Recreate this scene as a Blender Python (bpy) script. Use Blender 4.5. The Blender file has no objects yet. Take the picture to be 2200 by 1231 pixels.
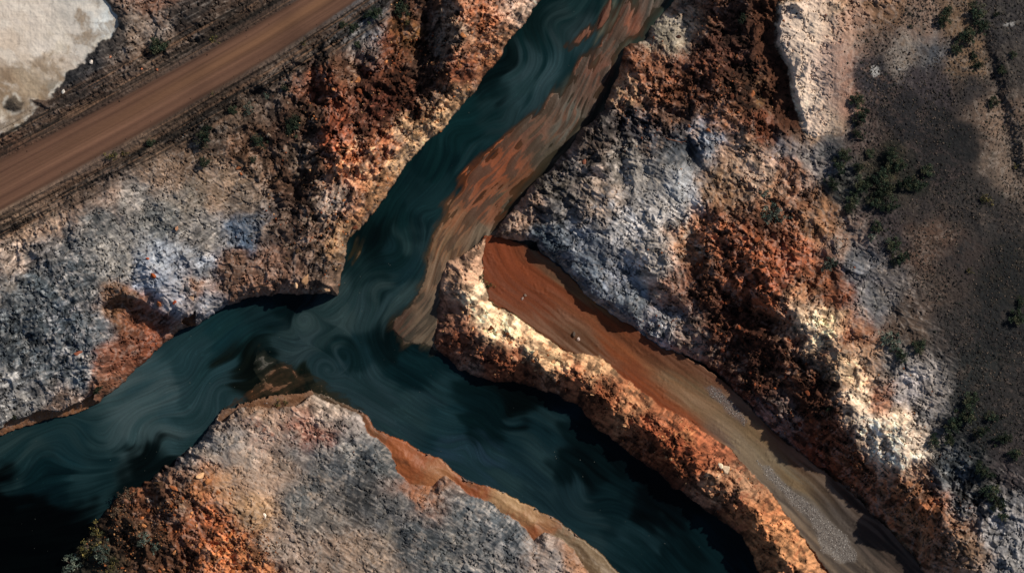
import bpy, math, random
import numpy as np
F = np.float32
R = math.radians

# ------------------------------------------------------------------ camera, sky, sun, exposure
SC = bpy.context.scene
COL = SC.collection
CAM_H = 500.0            # drone height above the water, metres
M_PX = 0.1               # metres on the ground per photo pixel at water level
cam = bpy.data.cameras.new('camera'); co = bpy.data.objects.new('camera', cam); COL.objects.link(co)
co.location = (0, 0, CAM_H); co.rotation_euler = (0, 0, 0)
cam.sensor_width = 36; cam.lens = 36 * CAM_H / 220.0; cam.clip_start = 1; cam.clip_end = 5000
SC.camera = co
SUN_AZ, SUN_EL = 56.0, 37.0        # azimuth clockwise from the top of the picture
w = bpy.data.worlds.new('World'); SC.world = w; w.use_nodes = True
nt = w.node_tree; bg = nt.nodes['Background']
sky = nt.nodes.new('ShaderNodeTexSky'); sky.sky_type = 'NISHITA'; sky.sun_disc = False
sky.sun_elevation = R(SUN_EL); sky.sun_rotation = R(SUN_AZ)
nt.links.new(sky.outputs[0], bg.inputs[0]); bg.inputs[1].default_value = 0.062
sl = bpy.data.lights.new('sun', 'SUN'); so = bpy.data.objects.new('sun', sl); COL.objects.link(so)
sl.energy = 5.0; sl.angle = R(0.9); sl.color = (1.0, 0.89, 0.76)
so.rotation_euler = (R(90 - SUN_EL), 0, R(180 - SUN_AZ))
so.location = (100, 60, 200)
SC.view_settings.view_transform = 'Standard'; SC.view_settings.look = 'None'
SC.view_settings.gamma = 1; SC.view_settings.exposure = -0.15
KFLAT = 1.02             # how bright a level white surface renders under this sun and sky

# ------------------------------------------------------------------ numpy helpers
def hsh(ix, iy, seed):
    h = (ix.astype(np.uint32) * np.uint32(374761393) + iy.astype(np.uint32) * np.uint32(668265263) + np.uint32(seed * 974711 + 77))
    h = (h ^ (h >> np.uint32(13))) * np.uint32(1274126177)
    h = (h ^ (h >> np.uint32(16))) * np.uint32(2246822519)
    h = h ^ (h >> np.uint32(15))
    return (h & np.uint32(0xffffff)).astype(F) / F(0xffffff)
def gn(x, y, seed):
    x0 = np.floor(x); y0 = np.floor(y); fx = x - x0; fy = y - y0
    ix = x0.astype(np.int32); iy = y0.astype(np.int32)
    u = fx * fx * fx * (fx * (fx * 6 - 15) + 10); v = fy * fy * fy * (fy * (fy * 6 - 15) + 10)
    def g(dx, dy):
        a = hsh(ix + dx, iy + dy, seed) * F(2 * math.pi)
        return np.cos(a) * (fx - dx) + np.sin(a) * (fy - dy)
    a = g(0, 0); b = g(1, 0); c = g(0, 1); d = g(1, 1)
    return ((a + (b - a) * u) * (1 - v) + (c + (d - c) * u) * v) * F(1.5)
def fbm(x, y, scale, octv, seed, gain=0.5, ridge=False):
    s = np.zeros_like(x); amp = 1.0; tot = 0.0; f = 1.0 / scale
    for o in range(octv):
        n = gn(x * F(f) + F(17.3 * o), y * F(f) - F(9.1 * o), seed + o)
        if ridge: n = 1 - 2.2 * np.abs(n)
        s += F(amp) * n; tot += amp; amp *= gain; f *= 2.03
    return s / F(tot)
def worley(x, y, scale, seed):
    x = x / F(scale); y = y / F(scale); ix = np.floor(x).astype(np.int32); iy = np.floor(y).astype(np.int32)
    best = np.full_like(x, 9.0); cid = np.zeros_like(x); sec = np.full_like(x, 9.0)
    for dx in (-1, 0, 1):
        for dy in (-1, 0, 1):
            cx = ix + dx; cy = iy + dy
            d = (cx + hsh(cx, cy, seed) - x) ** 2 + (cy + hsh(cx, cy, seed + 1) - y) ** 2
            r = hsh(cx, cy, seed + 2); m = d < best
            sec = np.where(m, best, np.minimum(sec, d)); cid = np.where(m, r, cid); best = np.where(m, d, best)
    return np.sqrt(best), cid, np.sqrt(sec)
def ss(x, a, b):
    t = np.clip((x - a) / (b - a), 0, 1); return t * t * (3 - 2 * t)
def sd_poly(P, x, y):
    """signed distance, positive inside"""
    d = np.full_like(x, 1e9); ins = np.zeros(x.shape, bool); n = len(P)
    for i in range(n):
        ax, ay = P[i]; bx, by = P[(i + 1) % n]; ex, ey = bx - ax, by - ay
        t = np.clip(((x - ax) * ex + (y - ay) * ey) / (ex * ex + ey * ey + 1e-9), 0, 1)
        d = np.minimum(d, (x - ax - ex * t) ** 2 + (y - ay - ey * t) ** 2)
        if ay != by:
            ins ^= ((ay > y) != (by > y)) & (x < ex * (y - ay) / ey + ax)
    d = np.sqrt(d); return np.where(ins, d, -d).astype(F)
def flow(P, x, y, vals=None):
    """arc length, signed side distance (+ = right of travel on the picture), distance, interpolated value"""
    best = np.full_like(x, 1e18); S = np.zeros_like(x); T = np.zeros_like(x); V = np.zeros_like(x); acc = 0.0
    for i in range(len(P) - 1):
        ax, ay = P[i][:2]; bx, by = P[i + 1][:2]; ex, ey = bx - ax, by - ay; L = math.hypot(ex, ey)
        t = np.clip(((x - ax) * ex + (y - ay) * ey) / (L * L), 0, 1)
        qx = x - ax - ex * t; qy = y - ay - ey * t; d = qx * qx + qy * qy; m = d < best
        best = np.where(m, d, best); S = np.where(m, acc + t * L, S)
        T = np.where(m, np.sign(ex * qy - ey * qx) * np.sqrt(d), T)
        if vals is not None: V = np.where(m, vals[i] + (vals[i + 1] - vals[i]) * t, V)
        acc += L
    return S.astype(F), T.astype(F), np.sqrt(best).astype(F), V.astype(F)
def lin(h):
    c = [int(h[i:i + 2], 16) / 255 for i in (0, 2, 4)]
    return np.array([(v / 12.92 if v <= .04045 else ((v + .055) / 1.055) ** 2.4) for v in c], F)
def alb(h, k=1.0): return np.clip(lin(h) / KFLAT * k, 0, 0.86)
def field(pts, x, y, tau, cols):
    """soft nearest-neighbour interpolation of values given at scattered plan points"""
    W = np.full_like(x, 1e-30); out = [np.zeros_like(x) for _ in range(cols)]
    dmin = np.full_like(x, 1e9)
    for p in pts: dmin = np.minimum(dmin, np.hypot(x - p[0], y - p[1]))
    for p in pts:
        wgt = np.exp(-(np.hypot(x - p[0], y - p[1]) - dmin) / F(tau)); W += wgt
        for k in range(cols): out[k] += wgt * F(p[2 + k])
    return [o / W for o in out]

def samp(a, jx, iy):
    x0 = np.clip(np.floor(jx), 0, NX - 2).astype(np.int32); y0 = np.clip(np.floor(iy), 0, NY - 2).astype(np.int32)
    fx = np.clip(jx - x0, 0, 1).astype(F); fy = np.clip(iy - y0, 0, 1).astype(F); r = a.ravel(); k = y0 * NX + x0
    return (r[k] * (1 - fx) + r[k + 1] * fx) * (1 - fy) + (r[k + NX] * (1 - fx) + r[k + NX + 1] * fx) * fy
def unit(vx, vy):
    m = np.sqrt(vx * vx + vy * vy) + 1e-6; return (vx / m).astype(F), (vy / m).astype(F)
def lic(noises, vx, vy, mask, n, h=1.0):
    """smear each noise along the direction field, like silt drawn out by a current"""
    idx = np.nonzero(mask.ravel())[0]; j0 = (idx % NX).astype(F); i0 = (idx // NX).astype(F)
    acc = [samp(a, j0, i0) for a in noises]; W = 1.0
    for sg in (1, -1):
        j = j0.copy(); i = i0.copy()
        for k in range(n):
            ux = samp(vx, j, i); uy = samp(vy, j, i); j = j + sg * h * ux; i = i + sg * h * uy
            wk = 1 - k / n; W += wk
            for q, a in enumerate(noises): acc[q] += wk * samp(a, j, i)
    out = []
    for q, a in enumerate(noises):
        o = np.zeros(X.size, F); v = acc[q] / W; o[idx] = (v - v.mean()) / (v.std() + 1e-6) * .38; out.append(o.reshape(X.shape))
    return out, idx, j0, i0
def advect(vx, vy, idx, j0, i0, n, h=1.0):
    j = j0.copy(); i = i0.copy()
    for k in range(n): ux = samp(vx, j, i); uy = samp(vy, j, i); j = j - h * ux; i = i - h * uy
    return j, i

# ------------------------------------------------------------------ plan grid (photo-plan pixels)
STEP = 1.4
def axis(a, b, outn, grow):
    n = int((b - a) / STEP) + 1; c = np.linspace(a, b, n)
    o = []; s = STEP; v = 0
    for i in range(outn): s *= grow; v += s; o.append(v)
    o = np.array(o); return np.concatenate([(a - o)[::-1], c, b + o]).astype(F)
GX = axis(-110, 2310, 76, 1.09); GY = axis(-100, 1331, 76, 1.09)
X, Y = np.meshgrid(GX, GY); NY, NX = X.shape
def wxy(px, py, z):
    k = (CAM_H - z) / CAM_H * M_PX
    return (px - 1100) * k, (615.5 - py) * k

# ------------------------------------------------------------------ plan outlines
LEFT_EDGE = [(0,935),(60,915),(120,898),(180,882),(215,868),(240,842),(270,815),(330,762),(385,712),(420,698),(440,688),(470,668),(490,657),(540,640),(600,632),(665,634),(722,632),(736,580),(744,540),(752,515),(778,486),(815,445),(850,385),(885,335),(925,300),(965,265),(990,232),(1040,170),(1075,120),(1100,85),(1120,60),(1165,0)]
POLY_L = [(-6000,1900),(-600,1120),(-300,1010)] + LEFT_EDGE + [(1260,-120),(1500,-500),(2500,-5000),(-6000,-5000)]
BOT_EDGE = [(20,1400),(110,1275),(150,1205),(190,1150),(225,1100),(262,1062),(305,1040),(345,1010),(385,985),(420,955),(450,920),(475,885),(530,862),(590,850),(640,845),(670,838),(700,852),(750,872),(790,890),(805,918),(850,940),(900,965),(950,990),(1000,1030),(1050,1045),(1100,1065),(1150,1090),(1200,1120),(1250,1160),(1290,1190),(1340,1240),(1450,1400)]
POLY_B = [(-6000,2900),(-300,1420)] + BOT_EDGE + [(2800,5200),(-6000,6000)]
B_INNER = [(668,842),(700,862),(745,880),(775,892),(790,930),(830,955),(845,990),(850,1005),(880,1040),(925,1046),(955,1022),(985,1040),(1010,1062),(1060,1085),(1100,1112),(1150,1160),(1170,1140),(1205,1155),(1240,1185),(1262,1231),(1330,1400)]
POLY_BB = [(1450,1400),(1340,1240),(1290,1190),(1250,1160),(1200,1120),(1150,1090),(1100,1065),(1050,1045),(1000,1030),(950,990),(900,965),(850,940),(805,918),(790,890),(750,872),(700,852),(670,838)] + B_INNER
RID_SW = [(1045,508),(1010,538),(962,562),(947,600),(944,660),(932,740),(985,795),(1060,818),(1130,828),(1190,846),(1240,873),(1290,925),(1330,955),(1380,990),(1450,1050),(1540,1110),(1590,1150),(1618,1195),(1640,1260),(1900,1600),(3500,5000)]
RID_NE = [(3900,5000),(2100,1600),(1790,1240),(1745,1180),(1680,1090),(1620,1020),(1575,965),(1535,945),(1500,915),(1440,882),(1390,850),(1340,812),(1290,766),(1210,750),(1130,692),(1080,665),(1050,640),(1035,600),(1040,560)]
POLY_RIDGE = RID_SW + RID_NE
R_EDGE = [(3000,-5000),(1620,-400),(1500,-100),(1460,-20),(1440,15),(1397,58),(1388,84),(1345,103),(1333,130),(1325,165),(1310,200),(1295,245),(1240,290),(1215,330),(1180,368),(1140,400),(1110,440),(1078,480),(1062,505),(1110,516),(1152,522),(1162,545),(1200,572),(1230,600),(1285,655),(1350,700),(1420,742),(1480,765),(1540,800),(1600,862),(1640,905),(1700,960),(1760,1005),(1830,1060),(1890,1118),(1950,1180),(1990,1231),(2200,1500),(4300,5000)]
POLY_R = R_EDGE + [(6000,5000),(6000,-5000)]
POLY_CH = [(1040,505),(1064,500),(1200,560),(1420,730),(1620,860),(1900,1100),(2050,1231),(2300,1500),(4500,5000),(3500,5000),(1900,1500),(1700,1231),(1500,960),(1300,820),(1000,640)]
MUD_W = [(1760,-800),(1420,-120),(1345,0),(1322,30),(1302,70),(1292,98),(1268,112),(1250,130),(1235,160),(1220,185),(1182,210),(1170,238),(1140,250),(1100,278),(1080,300),(1050,330),(1004,362),(985,400),(958,440),(940,490),(922,545),(907,620),(888,655),(850,688),(846,708),(870,735),(940,750)]
POLY_MUD = MUD_W + [(1000,760),(1000,600),(1100,500),(1400,200),(1500,0),(1550,-150),(3000,-4900),(2600,-4900)]
SHOALS = [[(1310,-10),(1322,25),(1300,60),(1270,85),(1225,112),(1208,104),(1232,72),(1270,40)],
          [(560,735),(590,770),(650,790),(720,835),(790,880),(700,870),(660,850),(600,850),(520,872),(480,880),(520,850),(560,820),(545,780)],
          [(752,520),(790,470),(786,520),(768,560),(748,600),(740,570)]]
PAN = [(-4000,-4000),(212,-4000),(205,-60),(215,0),(232,14),(246,30),(250,58),(240,74),(222,90),(200,112),(165,138),(145,155),(133,178),(128,196),(108,208),(84,214),(60,214),(66,226),(80,236),(66,252),(56,264),(28,280),(0,290),(-60,320),(-400,480),(-4000,2000)]
PAN_ISLE = [(8,232),(20,212),(36,208),(50,218),(46,236),(30,242)]
ROAD = [(-5000,3000),(-300,558),(0,400),(280,250),(560,92),(710,-2),(900,-130),(5000,-3200)]
ROAD_W = [52,50,48,44,39,36,34,34]          # half width
CH_LINE = [(1050,500),(1090,580),(1170,640),(1260,710),(1350,780),(1440,850),(1560,930),(1660,1020),(1780,1130),(1890,1231),(2200,1560)]
RIV1 = [(1500,-500),(1290,-120),(1220,20),(1170,110),(1130,210),(1040,300),(940,410),(880,510),(840,610),(760,690),(620,715),(500,775),(390,870),(230,930),(80,980),(-100,1010),(-900,1250)]
RIV2 = [(640,700),(740,740),(820,810),(950,880),(1100,950),(1250,1060),(1400,1160),(1500,1260),(1800,1700)]

# warped plan coordinates make every outline ragged
w1 = fbm(X, Y, 60, 5, 11); w2 = fbm(X, Y, 60, 5, 31)
w3 = fbm(X, Y, 16, 3, 51); w4 = fbm(X, Y, 16, 3, 61)
Xe = X + 9 * w1 + 4 * w3; Ye = Y + 9 * w2 + 4 * w4
Xc = X + 34 * w1 + 10 * w3; Yc = Y + 34 * w2 + 10 * w4
sdL = sd_poly(POLY_L, Xe, Ye); sdB = sd_poly(POLY_B, Xe + 7 * w4, Ye + 7 * w3); sdBB = sd_poly(POLY_BB, Xe, Ye)
sdG = sd_poly(POLY_RIDGE, Xe, Ye); sdR = sd_poly(POLY_R, Xe, Ye); sdCh = sd_poly(POLY_CH, Xe, Ye)
sdM = sd_poly(POLY_MUD, Xe, Ye)
inG = sdG > 0; inR = (sdR > 0) & ~inG; inL = sdL > 0; inB = (sdB > 0) & ~inL & ~inG
inBB = inB & (sdBB > 0); inBl = inB & ~inBB
inCh = (sdCh > 0) & ~inG & ~inR; inM = (sdM > 0) & ~inG & ~inR & ~inCh & ~inL

# ------------------------------------------------------------------ heights: x, y, height, bank width px, roughness
HP = [(-400,-300,7,20,.2),(100,100,7.3,20,.3),(300,60,8,20,.5),(0,400,8,14,.25),(300,250,8.3,14,.25),(560,90,9,14,.3),(700,0,10,14,.3),
(100,600,8,10,.55),(250,500,8.5,10,.45),(60,800,6,10,.7),(180,750,6.8,10,.7),(450,420,9,15,.3),(560,300,10.2,15,.7),(350,580,8.5,10,.5),
(420,640,6.5,8,.5),(290,730,4.6,22,.55),(560,560,7.2,12,.6),(680,600,7,9,.7),(700,480,9.8,20,1.0),(640,420,8.6,20,.9),(600,200,10,20,.6),(100,860,4,10,.6),
(700,150,12,25,1.1),(720,320,12.5,34,1.4),(780,200,9,30,1.2),(850,220,8.4,35,1.3),(860,80,10.5,30,.9),(780,60,11,20,.5),(905,100,9.5,30,1),
(1000,60,14,30,1.1),(1010,160,12.5,30,1.2),(1100,20,11,24,.8),(940,260,11,34,1.2),(850,330,11,32,1.2),(770,420,11,28,1.1),(735,560,8.5,12,.9),
(560,900,4.6,14,.6),(700,880,4,13,.7),(800,960,5,14,.5),(700,1050,6,8,.3),(900,1100,5.6,14,.3),(1100,1200,5.2,14,.4),(480,985,6.6,12,.5),(498,1042,7.6,20,.22),(560,950,5,9,.28),(590,1010,5.8,10,.25),
(400,1050,7.6,22,1.0),(470,1150,10,30,1.0),(350,1150,8,34,1.0),(250,1180,5.5,44,.9),(120,1240,3,50,.6),(560,1220,9.5,20,.9),(1220,1190,4,10,.4),(640,1150,7.4,10,.35),
(960,585,5,20,.9),(960,700,6,34,1.1),(1020,640,7.6,28,.9),(1100,720,8.6,30,.9),(1200,790,9.6,34,1.0),(1300,850,10.6,38,1.1),(1420,950,12,44,1.2),(1540,1050,13,48,1.2),(1650,1170,13.5,48,1.2),(1800,1400,13,50,1.2),
(1130,470,4.2,8,.9),(1200,380,5.0,6,.9),(1300,300,6.0,6,1.1),(1380,230,7.5,12,1.2),(1370,130,6,22,1.1),(1440,50,3.2,14,.5),(1550,100,9.5,20,1.1),(1650,150,11,20,1),
(1640,250,11.5,20,1),(1500,300,8.5,10,.6),(1400,370,8,8,.35),(1250,560,4.6,12,.5),(1350,640,4.8,12,.6),(1450,720,4.6,12,.7),(1300,480,8.2,10,.6),(1450,560,11,14,.7),
(1550,520,14,20,1.1),(1650,560,15.5,20,1.3),(1560,700,8,34,1.1),(1650,810,7.5,36,1.1),(1550,780,4.4,30,.9),(1700,920,5.3,36,.9),(1800,1000,5.0,36,.9),(1900,1090,5.2,34,.9),
(1690,740,11,24,1.1),(1770,850,10,24,1.1),(1840,960,8.5,24,1.1),(1700,640,15,20,1),(1800,760,15,20,.6),(1850,880,14.5,20,.6),(1960,980,13.5,20,.6),(1990,1080,14.5,20,1),(2090,1180,12,20,.8),(1960,1165,4.6,34,.8),(2070,1290,4.6,34,.8),(1890,690,17.4,20,.3),
(2000,300,18,20,.10),(2100,600,18,20,.12),(2150,900,17,20,.16),(2200,1231,15,20,.4),(1700,400,13.5,20,.8),(1780,500,16.3,20,.6),(1720,330,13.5,20,.4),
(1760,-20,15,20,.6),(1690,100,13.5,20,.28),(1720,230,13.5,20,.28),(1850,150,17.6,20,.12),(1820,290,17,20,.12),(1640,30,13,20,.9),(1900,450,17.6,20,.12),(2100,100,18.5,20,.12),
(2400,-300,18,20,.2),(2500,700,18,20,.2),(-400,700,7,12,.5),(-400,1600,5,30,.5),(1000,1600,6,10,.4),(2400,1600,13,20,.4)]
zh, bw, rg = field(HP, X, Y, 26, 3)
zh = np.where(zh > 8, 8 + (zh - 8) * .62, zh); rg = rg * .8
# raised or sunken breaklines: points, heights, width on the right of travel, width on the left
def brk(P, hs, wr, wl, taper=40, p=1.5):
    S, T, D, V = flow(P, Xe, Ye, hs)
    L = sum(math.dist(P[i][:2], P[i + 1][:2]) for i in range(len(P) - 1))
    end = ss(S, 0, taper) * ss(L - S, 0, taper)
    wd = np.where(T > 0, F(wr), F(wl))
    return V * end * np.exp(-(D / wd) ** p)
zh += brk([(690,130),(700,200),(705,270),(722,330),(765,372),(752,440),(735,520)], [1.2,2,2.4,2,1.6,1.4,.8], 16, 60)      # lit rib of the left cliff
zh += brk([(1000,-40),(985,40),(975,110),(965,180),(930,240)], [3.6,4,3.8,3,1.4], 30, 40)
zh += brk([(905,-40),(915,60),(905,150),(885,240),(860,300)], [-1.2,-2,-2,-1.5,-1], 22, 26)
zh += brk([(660,250),(648,330),(632,420),(610,520)], [-1,-1.5,-1.5,-1], 20, 22)
zh += brk([(1620,-20),(1660,100),(1690,190),(1712,290)], [-1.5,-2,-2,-1.5], 36, 26)
zh += brk([(1520,470),(1590,500),(1640,560),(1680,620),(1702,663),(1732,697),(1785,718),(1808,765),(1815,830),(1835,905),(1866,936),(1975,992)], [.8,1.2,1.6,2.0,2.2,2.2,2.2,2.2,2.2,2.2,2.0,1.4], 46, 55)
zh += brk([(1330,345),(1400,340),(1455,380),(1465,440)], [1.2,1.8,1.8,1], 40, 26)
zh += brk([(1345,215),(1430,240),(1500,265)], [-1.5,-2,-1.5], 10, 14)
zh += brk([(1400,110),(1480,155),(1570,150)], [1.5,2.4,1.5], 24, 50)
zh += brk([(1470,380),(1475,330),(1500,300)], [-1.2,-1.6,-1], 26, 26)
zh += brk([(1165,405),(1190,450),(1225,470)], [1.5,2,1], 20, 10)
zh += brk([(1540,110),(1600,160),(1650,250)], [-1.5,-2,-2], 20, 30)
zh += brk([(2110,60),(2140,180),(2165,300),(2190,420)], [-1.2,-1.6,-1.6,-1.2], 34, 24)
zh += brk([(965,588),(1010,620),(1060,662),(1130,708),(1210,762),(1290,795),(1340,845),(1430,902),(1510,968),(1570,1022),(1640,1115),(1700,1205),(1800,1400)], [1.4,2.4,3.2,3.4,3.4,3.2,3,3,3,3,3,3,2], 42, 17)
# mesa: a pale slab with a sharp west edge
MESA = [(1672,10),(1690,4),(1790,-10),(1825,20),(1838,120),(1830,215),(1810,270),(1765,296),(1733,292),(1712,235),(1700,180),(1690,140),(1668,95)]
sdMesa = sd_poly(MESA, Xe, Ye)
zh += ss(sdMesa, -2, 9) * ss(Y, 310, 200) * 2.4 * np.clip((1850 - X) / 170, 0, 1)
# grey dome and sunken orange hollow on the left plateau
LOBE = [(292,560),(302,540),(340,525),(400,528),(450,520),(470,560),(450,600),(470,640),(440,690),(400,694),(360,668),(320,640),(296,610)]
sdLobe = sd_poly(LOBE, Xe, Ye); zh += ss(sdLobe, -3, 26) * 1.4
HOLL = [(212,650),(250,636),(290,640),(330,660),(390,690),(420,705),(330,800),(240,880),(200,860),(222,820),(226,760),(212,700)]
sdHoll = sd_poly(HOLL, Xe, Ye); zh -= ss(sdHoll, -2, 12) * 2.4
# grey scarps of the left plateau
zh += brk([(40,600),(38,560),(70,500),(150,430),(230,415)], [.5,.8,.9,.8,.4], 30, 8)

zh = np.where(inG, zh * .80, zh)
# ---- combine with the low ground
dCh = np.maximum(-sdCh, 0); dWt = np.minimum(np.maximum(-sdM, 0), np.maximum(-sd_poly(RIV1 + [(-900,1400),(1600,1500)] + RIV2[::-1], X, Y) * 0 + np.where(sdB < 0, 0, 1e3), 0) + 1e3)
chz = (0.7 + 0.0011 * np.clip(Y - 500, 0, 3000)).astype(F)
rivd = np.maximum(np.maximum(sdL, sdB), sdM) ; rivd = np.where(rivd > 0, 0, -rivd)
# side of the ridge that faces the dry channel
Sg, Tg, Dg, _ = flow([(1000,560),(1030,630),(1120,710),(1240,785),(1330,860),(1440,930),(1540,1010),(1610,1090),(1700,1210),(2000,1600)], X, Y)
low = np.where(inG, chz * ss(-Tg, -10, 10), np.where(inR, chz * ss(Y, 480, 540), 0))
def prof(a, wdt): t = a / wdt; return 1 - np.exp(-t * 1.15) * (1 + 0.25 * t)
rough_n = fbm(X, Y, 120, 5, 71, 0.46); rid = fbm(X + 20 * w1, Y + 20 * w2, 90, 5, 81, 0.44, True)
sdX = np.where(inL, sdL, np.where(inG, sdG, np.where(inR, sdR, np.where(inBl, np.minimum(sdB, np.maximum(-sdBB, 0) * 1.0 + 2), 0))))
butt = 1 + 0.7 * fbm(X, Y, 46, 4, 91)
P_ = prof(np.maximum(sdX, 0), np.maximum(bw, 4) * np.clip(butt, .35, 2))
z = low + (zh - low) * P_
# ---- rock relief
S1, T1, D1, _ = flow(ROAD, X, Y); _, _, _, RW = flow(ROAD, X, Y, ROAD_W)
roadd = D1 - RW
calm = ss(roadd, 2, 40)
sdPan = sd_poly(PAN, Xe + 12 * w1 + 5 * w4, Ye + 12 * w2 + 5 * w3); sdIsle = sd_poly(PAN_ISLE, Xe, Ye); sdPan = np.minimum(sdPan, -sdIsle)
calm *= ss(-sdPan, 0, 20)
rg = rg * np.where(inG, .88, 1)
amp = rg * calm * (0.25 + 0.75 * P_)
f1a, ida, f2a = worley(X + 5 * w3, Y + 5 * w4, 15, 101); f1b, idb, f2b = worley(X + 2 * w3, Y + 2 * w4, 6.5, 111)
st = fbm(X * 0.83 + Y * 0.55, (Y * 0.83 - X * 0.55) * 0.45, 20, 5, 121, 0.6)
fine = fbm(X, Y, 9, 3, 131, 0.7)
# rills that run down every slope
gz = zh + 1.2 * rough_n; gy_, gx_ = np.gradient(z + 1.6 * rough_n); ux, uy = unit(gx_ + .010 * fbm(X, Y, 200, 2, 145), gy_ + .010 * fbm(X, Y, 200, 2, 146))
land_m = (inL | inBl | inG | inR) & (X > -160) & (X < 2360) & (Y > -150) & (Y < 1380)
(rl1, rl2), _, _, _ = lic([fbm(X, Y, 7, 3, 147, .7), fbm(X, Y, 16, 3, 148, .7)], ux, uy, land_m, 15, 1.0)
# wind and wash grain across the grey flats
gxx = np.full_like(X, .84) + .35 * w1; gyy = np.full_like(X, .46) + .35 * w2 + .5 * ss(X, 500, 0) * inL
gxx, gyy = unit(gxx, gyy)
(gr1,), _, _, _ = lic([fbm(X, Y, 5, 3, 149, .8)], gxx, gyy, land_m, 5, 1.0)
fdx = np.where(inL & (X > 560), -.50, np.where(inL, .80, .78)) + .8 * w1; fdy = np.where(inL & (X > 560), .86, np.where(inL, -.30, .60)) + .8 * w2
fdx, fdy = unit(fdx, fdy)
(fb1, fb2), _, _, _ = lic([fbm(X, Y, 6, 3, 157, .75), fbm(X, Y, 17, 4, 158, .7)], fdx, fdy, land_m, 9, 1.1)
fr1 = .30 - 1.6 * np.abs(fb1); fr2 = .30 - 1.6 * np.abs(fb2)        # sharp broken edges
blk = (np.clip(1 - f1a * 1.3, 0, 1) ** .6) * np.where(ida > .45, ida, 0); blk2 = (np.clip(1 - f1b * 1.25, 0, 1) ** .6) * np.where(idb > .4, idb, 0)
rub = ss(fbm(X, Y, 75, 4, 141), -.12, .26); ck = ss(np.abs(fbm(X + 8 * w3, Y + 8 * w4, 48, 5, 143, .6)), .035, 0)
rid2 = fbm(X + 12 * w1, Y + 12 * w2, 27, 4, 153, .55, True)
Zr = 2.1 * rough_n + 2.9 * (rid - .2) + ss(rg, .25, .75) * (.60 * (rid2 - .2) + .60 * np.minimum(rl2, .25)) + 0.12 * st + .10 * rl1 + (.16 + 1.0 * rub) * ss(rg, .15, .8) * (.50 * fr2 + .14 * fr1) + (.12 * blk + .07 * blk2) * rub + 0.03 * fine - 1.1 * ck
z = z + amp * Zr
dark_plain = ss(rg, .25, .1) * calm
z = z + dark_plain * (0.06 * fine + 0.10 * blk2) + calm * ss(rg, .7, .2) * ss(rg, .08, .3) * (.10 * gr1 - .22 * ck)
qz = z * 1.15 + .8 * w1 + .35 * w3; fq = qz - np.floor(qz); z = z + (np.floor(qz) + ss(fq, .5, 1.0) - qz) * .55 * ss(rg, .45, .9) * calm * (inL | inBl | inG | inR) * P_
tn = fbm(X + 12 * w1, Y + 12 * w2, 150, 5, 155, .6) * 5 + .15 * fine; tf = tn - np.floor(tn)
z = z + calm * (inL | inBl | inR) * ss(rg, .12, .4) * P_ * .55 * (np.floor(tn) + ss(tf, .78, 1.0) - tn * .55) * ss(fbm(X, Y, 170, 3, 156), -.3, .3)
# road, berms and ditches
SR = S1; side = np.where(T1 > 0, 1, -1)
zr0 = zh * 1.0
berm = 0.55 * np.exp(-((roadd - 6) / 4.5) ** 2) - 0.7 * np.exp(-((roadd - 24) / 9) ** 2) + 0.5 * np.exp(-((roadd - 40) / 6) ** 2) - .35 * np.exp(-((roadd - 52) / 6) ** 2)
rut = fbm(SR, T1 * 14, 340, 3, 161)
z = np.where(inL, z + berm * (1 + .5 * w3) * np.where(side > 0, 1, .8) + np.where(roadd < 4, .04 * rut, .10 * rut * ss(60 - roadd, 0, 30)), z)
z = np.where(inL & (roadd > 0) & (roadd < 60), z + .16 * fine + .16 * blk2, z)
# salt pan
z = np.where(inL, z * (1 - ss(sdPan, -14, 4)) + ss(sdPan, -14, 4) * (6.6 + .03 * fine + .05 * w3 + .10 * fbm(X, Y, 24, 4, 171, .6, True)), z)
# dry red channel
Sc, Tc, Dc, _ = flow(CH_LINE, X, Y)
def box(a, r):
    for ax in (0, 1):
        p = np.pad(a, [(r + 1, r) if k == ax else (0, 0) for k in (0, 1)], mode='edge').astype(np.float64); c = np.cumsum(p, ax)
        n = a.shape[ax]; hi = np.take(c, np.arange(2 * r + 1, 2 * r + 1 + n), ax); lo = np.take(c, np.arange(0, n), ax); a = ((hi - lo) / (2 * r + 1)).astype(F)
    return a
def downstream(T, S, P, swirl, seed):
    gy, gx = np.gradient(T); gx = np.clip(gx, -2, 2); gy = np.clip(gy, -2, 2); gx = box(box(gx, 26), 26); gy = box(box(gy, 26), 26); tx, ty = unit(-gy, gx)             # along the bank lines
    n = fbm(X, Y, 110, 2, seed); ny, nx = np.gradient(n)
    return unit(tx + swirl * ny * 8, ty - swirl * nx * 8)
cvx, cvy = downstream(Tc, Sc, CH_LINE, .8, 182)
(cl1, cl2), _, _, _ = lic([fbm(X, Y, 9, 3, 183, .7), fbm(X, Y, 24, 3, 184, .7)], cvx, cvy, inCh, 34, 1.3)
chst = .55 * cl1 + .75 * cl2
zc = chz + .045 * chst + .04 * fine + 0.016 * np.maximum(np.abs(Tc) - 30, 0) + .12 * blk2 * ss(fbm(X, Y, 40, 3, 185), .1, .4)
z = np.where(inCh, zc, z)
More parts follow.
